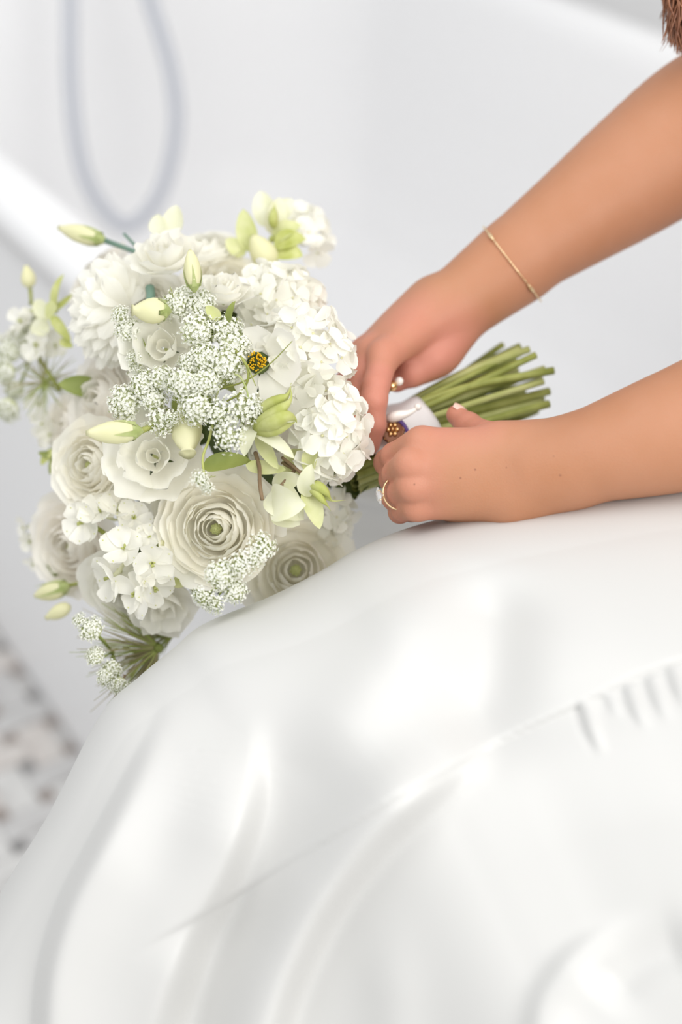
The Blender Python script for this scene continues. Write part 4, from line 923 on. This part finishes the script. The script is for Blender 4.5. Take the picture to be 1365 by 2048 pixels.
# ------------------------------------------------------------------ jewellery
def ring():
    a, b = np.array(LH['ring'][0][0]), np.array(LH['ring'][2][0]); c = a * .42 + b * .58; z = Vector(cw(b) - cw(a)).normalized(); W0 = Vector(cw(c)) + dirw(-1, -.1, .3) * .0015
    r = .0116; q = z.to_track_quat('Z', 'Y').to_matrix().to_4x4(); e = empty('ring', W0); tag(e, 'thin gold ring with a clear marquise stone on the nearer hand', 'ring')
    mb = MB(); pts = [(r * math.cos(t), r * math.sin(t), 0) for t in np.linspace(0, 2 * math.pi, 40, endpoint=False)]
    v = []; n = 8
    for t in np.linspace(0, 2 * math.pi, 40, endpoint=False):
        for k in range(n):
            k2 = 2 * math.pi * k / n; rr = r + .0007 * math.cos(k2); v.append((rr * math.cos(t), rr * math.sin(t), .0009 * math.sin(k2)))
    mb.add(v, [(i * n + k, ((i + 1) % 40) * n + k, ((i + 1) % 40) * n + (k + 1) % n, i * n + (k + 1) % n) for i in range(40) for k in range(n)])
    mb.build('band', M_GOLDP, e, q)
    out = Vector(dirw(-1, -.12, .35)); out = (out - z * out.dot(z)).normalized(); tz = z.cross(out)
    Ms = Matrix((tz, z, out)).transposed().to_4x4(); Ms.translation = out * (r + .0026)
    mb = MB(); n = 16; ring_ = []
    def mq(s, zz): return [(s * .0062 * math.cos(2 * math.pi * k / n), s * .0036 * math.sin(2 * math.pi * k / n) * (1 - .25 * abs(math.cos(2 * math.pi * k / n))), zz) for k in range(n)]
    V = mq(.55, .0022) + mq(1, .0008) + mq(1, .0003) + [(0, 0, -.003)]
    F = [tuple(range(n))] + [(j * n + k, (j + 1) * n + k, (j + 1) * n + (k + 1) % n, j * n + (k + 1) % n) for j in (0, 1) for k in range(n)] + [(2 * n + k, 3 * n, 2 * n + (k + 1) % n) for k in range(n)]
    mb.add(V, F); tag(mb.build('stone', M_DIA, e, Ms, smooth=False), 'clear cut stone')
    for sx in (-1, 1):
        for sy in (-1, 1):
            m = MB(); m.tube([(0, 0, -.003), (sx * .0034, sy * .0026, .0002), (sx * .0032, sy * .0022, .0014)], .0004, 6); m.build('prong', M_GOLDP, e, Ms)
ring()
def bracelet():
    c0 = cc(1022, 524, 1.1); ax = cc(1150, 435, 1.108) - cc(925, 592, 1.093); ax /= np.linalg.norm(ax)
    tl_ = cc(970, 455, 1.1) - cc(1076, 592, 1.1); tl_ /= np.linalg.norm(tl_); nrm = -c0 / np.linalg.norm(c0)
    tl_ = tl_ - nrm * (tl_ @ nrm)
    cand = BODYV[np.linalg.norm(BODYV - c0, axis=1) < .06]; tl_n = tl_ / np.linalg.norm(tl_); pn = np.cross(nrm, tl_n); pn /= np.linalg.norm(pn)
    sl = cand[np.abs((cand - c0) @ pn) < .0035]; ang = np.arctan2((sl - c0) @ nrm, (sl - c0) @ tl_n); rad_ = np.hypot((sl - c0) @ nrm, (sl - c0) @ tl_n)
    P = []
    for t in np.linspace(-math.pi, math.pi, 48, endpoint=False):
        dd = np.abs((ang - t + math.pi) % (2 * math.pi) - math.pi); k = dd < .16; r = (rad_[k].max() if k.any() else .033) + .0016; P.append(c0 + tl_n * math.cos(t) * r + nrm * math.sin(t) * r)
    P = cw(np.array(P)); base = P.mean(0); e = empty('bracelet', base); tag(e, 'fine gold chain bracelet with small oval links on the farther wrist', 'bracelet')
    mb = MB(); Q = [Vector(p - base) for p in P]; mb.tube(Q + [Q[0]], .0005, 6, 0, False); mb.build('chain', M_GOLDP, e)
    for k in range(0, 48, 2):
        a, b = Q[k - 1], Q[(k + 1) % 48]; d = (b - a).normalized(); big = k in (42, 30); m = MB(); c = Q[k]
        M = Matrix.Translation(c) @ d.to_track_quat('Z', 'Y').to_matrix().to_4x4(); m.ball((0, 0, 0), .0008 if not big else .0015, 0, 8, (1, 1, 1.8 if not big else 3.6)); m.build('link', M_GOLDP, e, M)
bracelet()
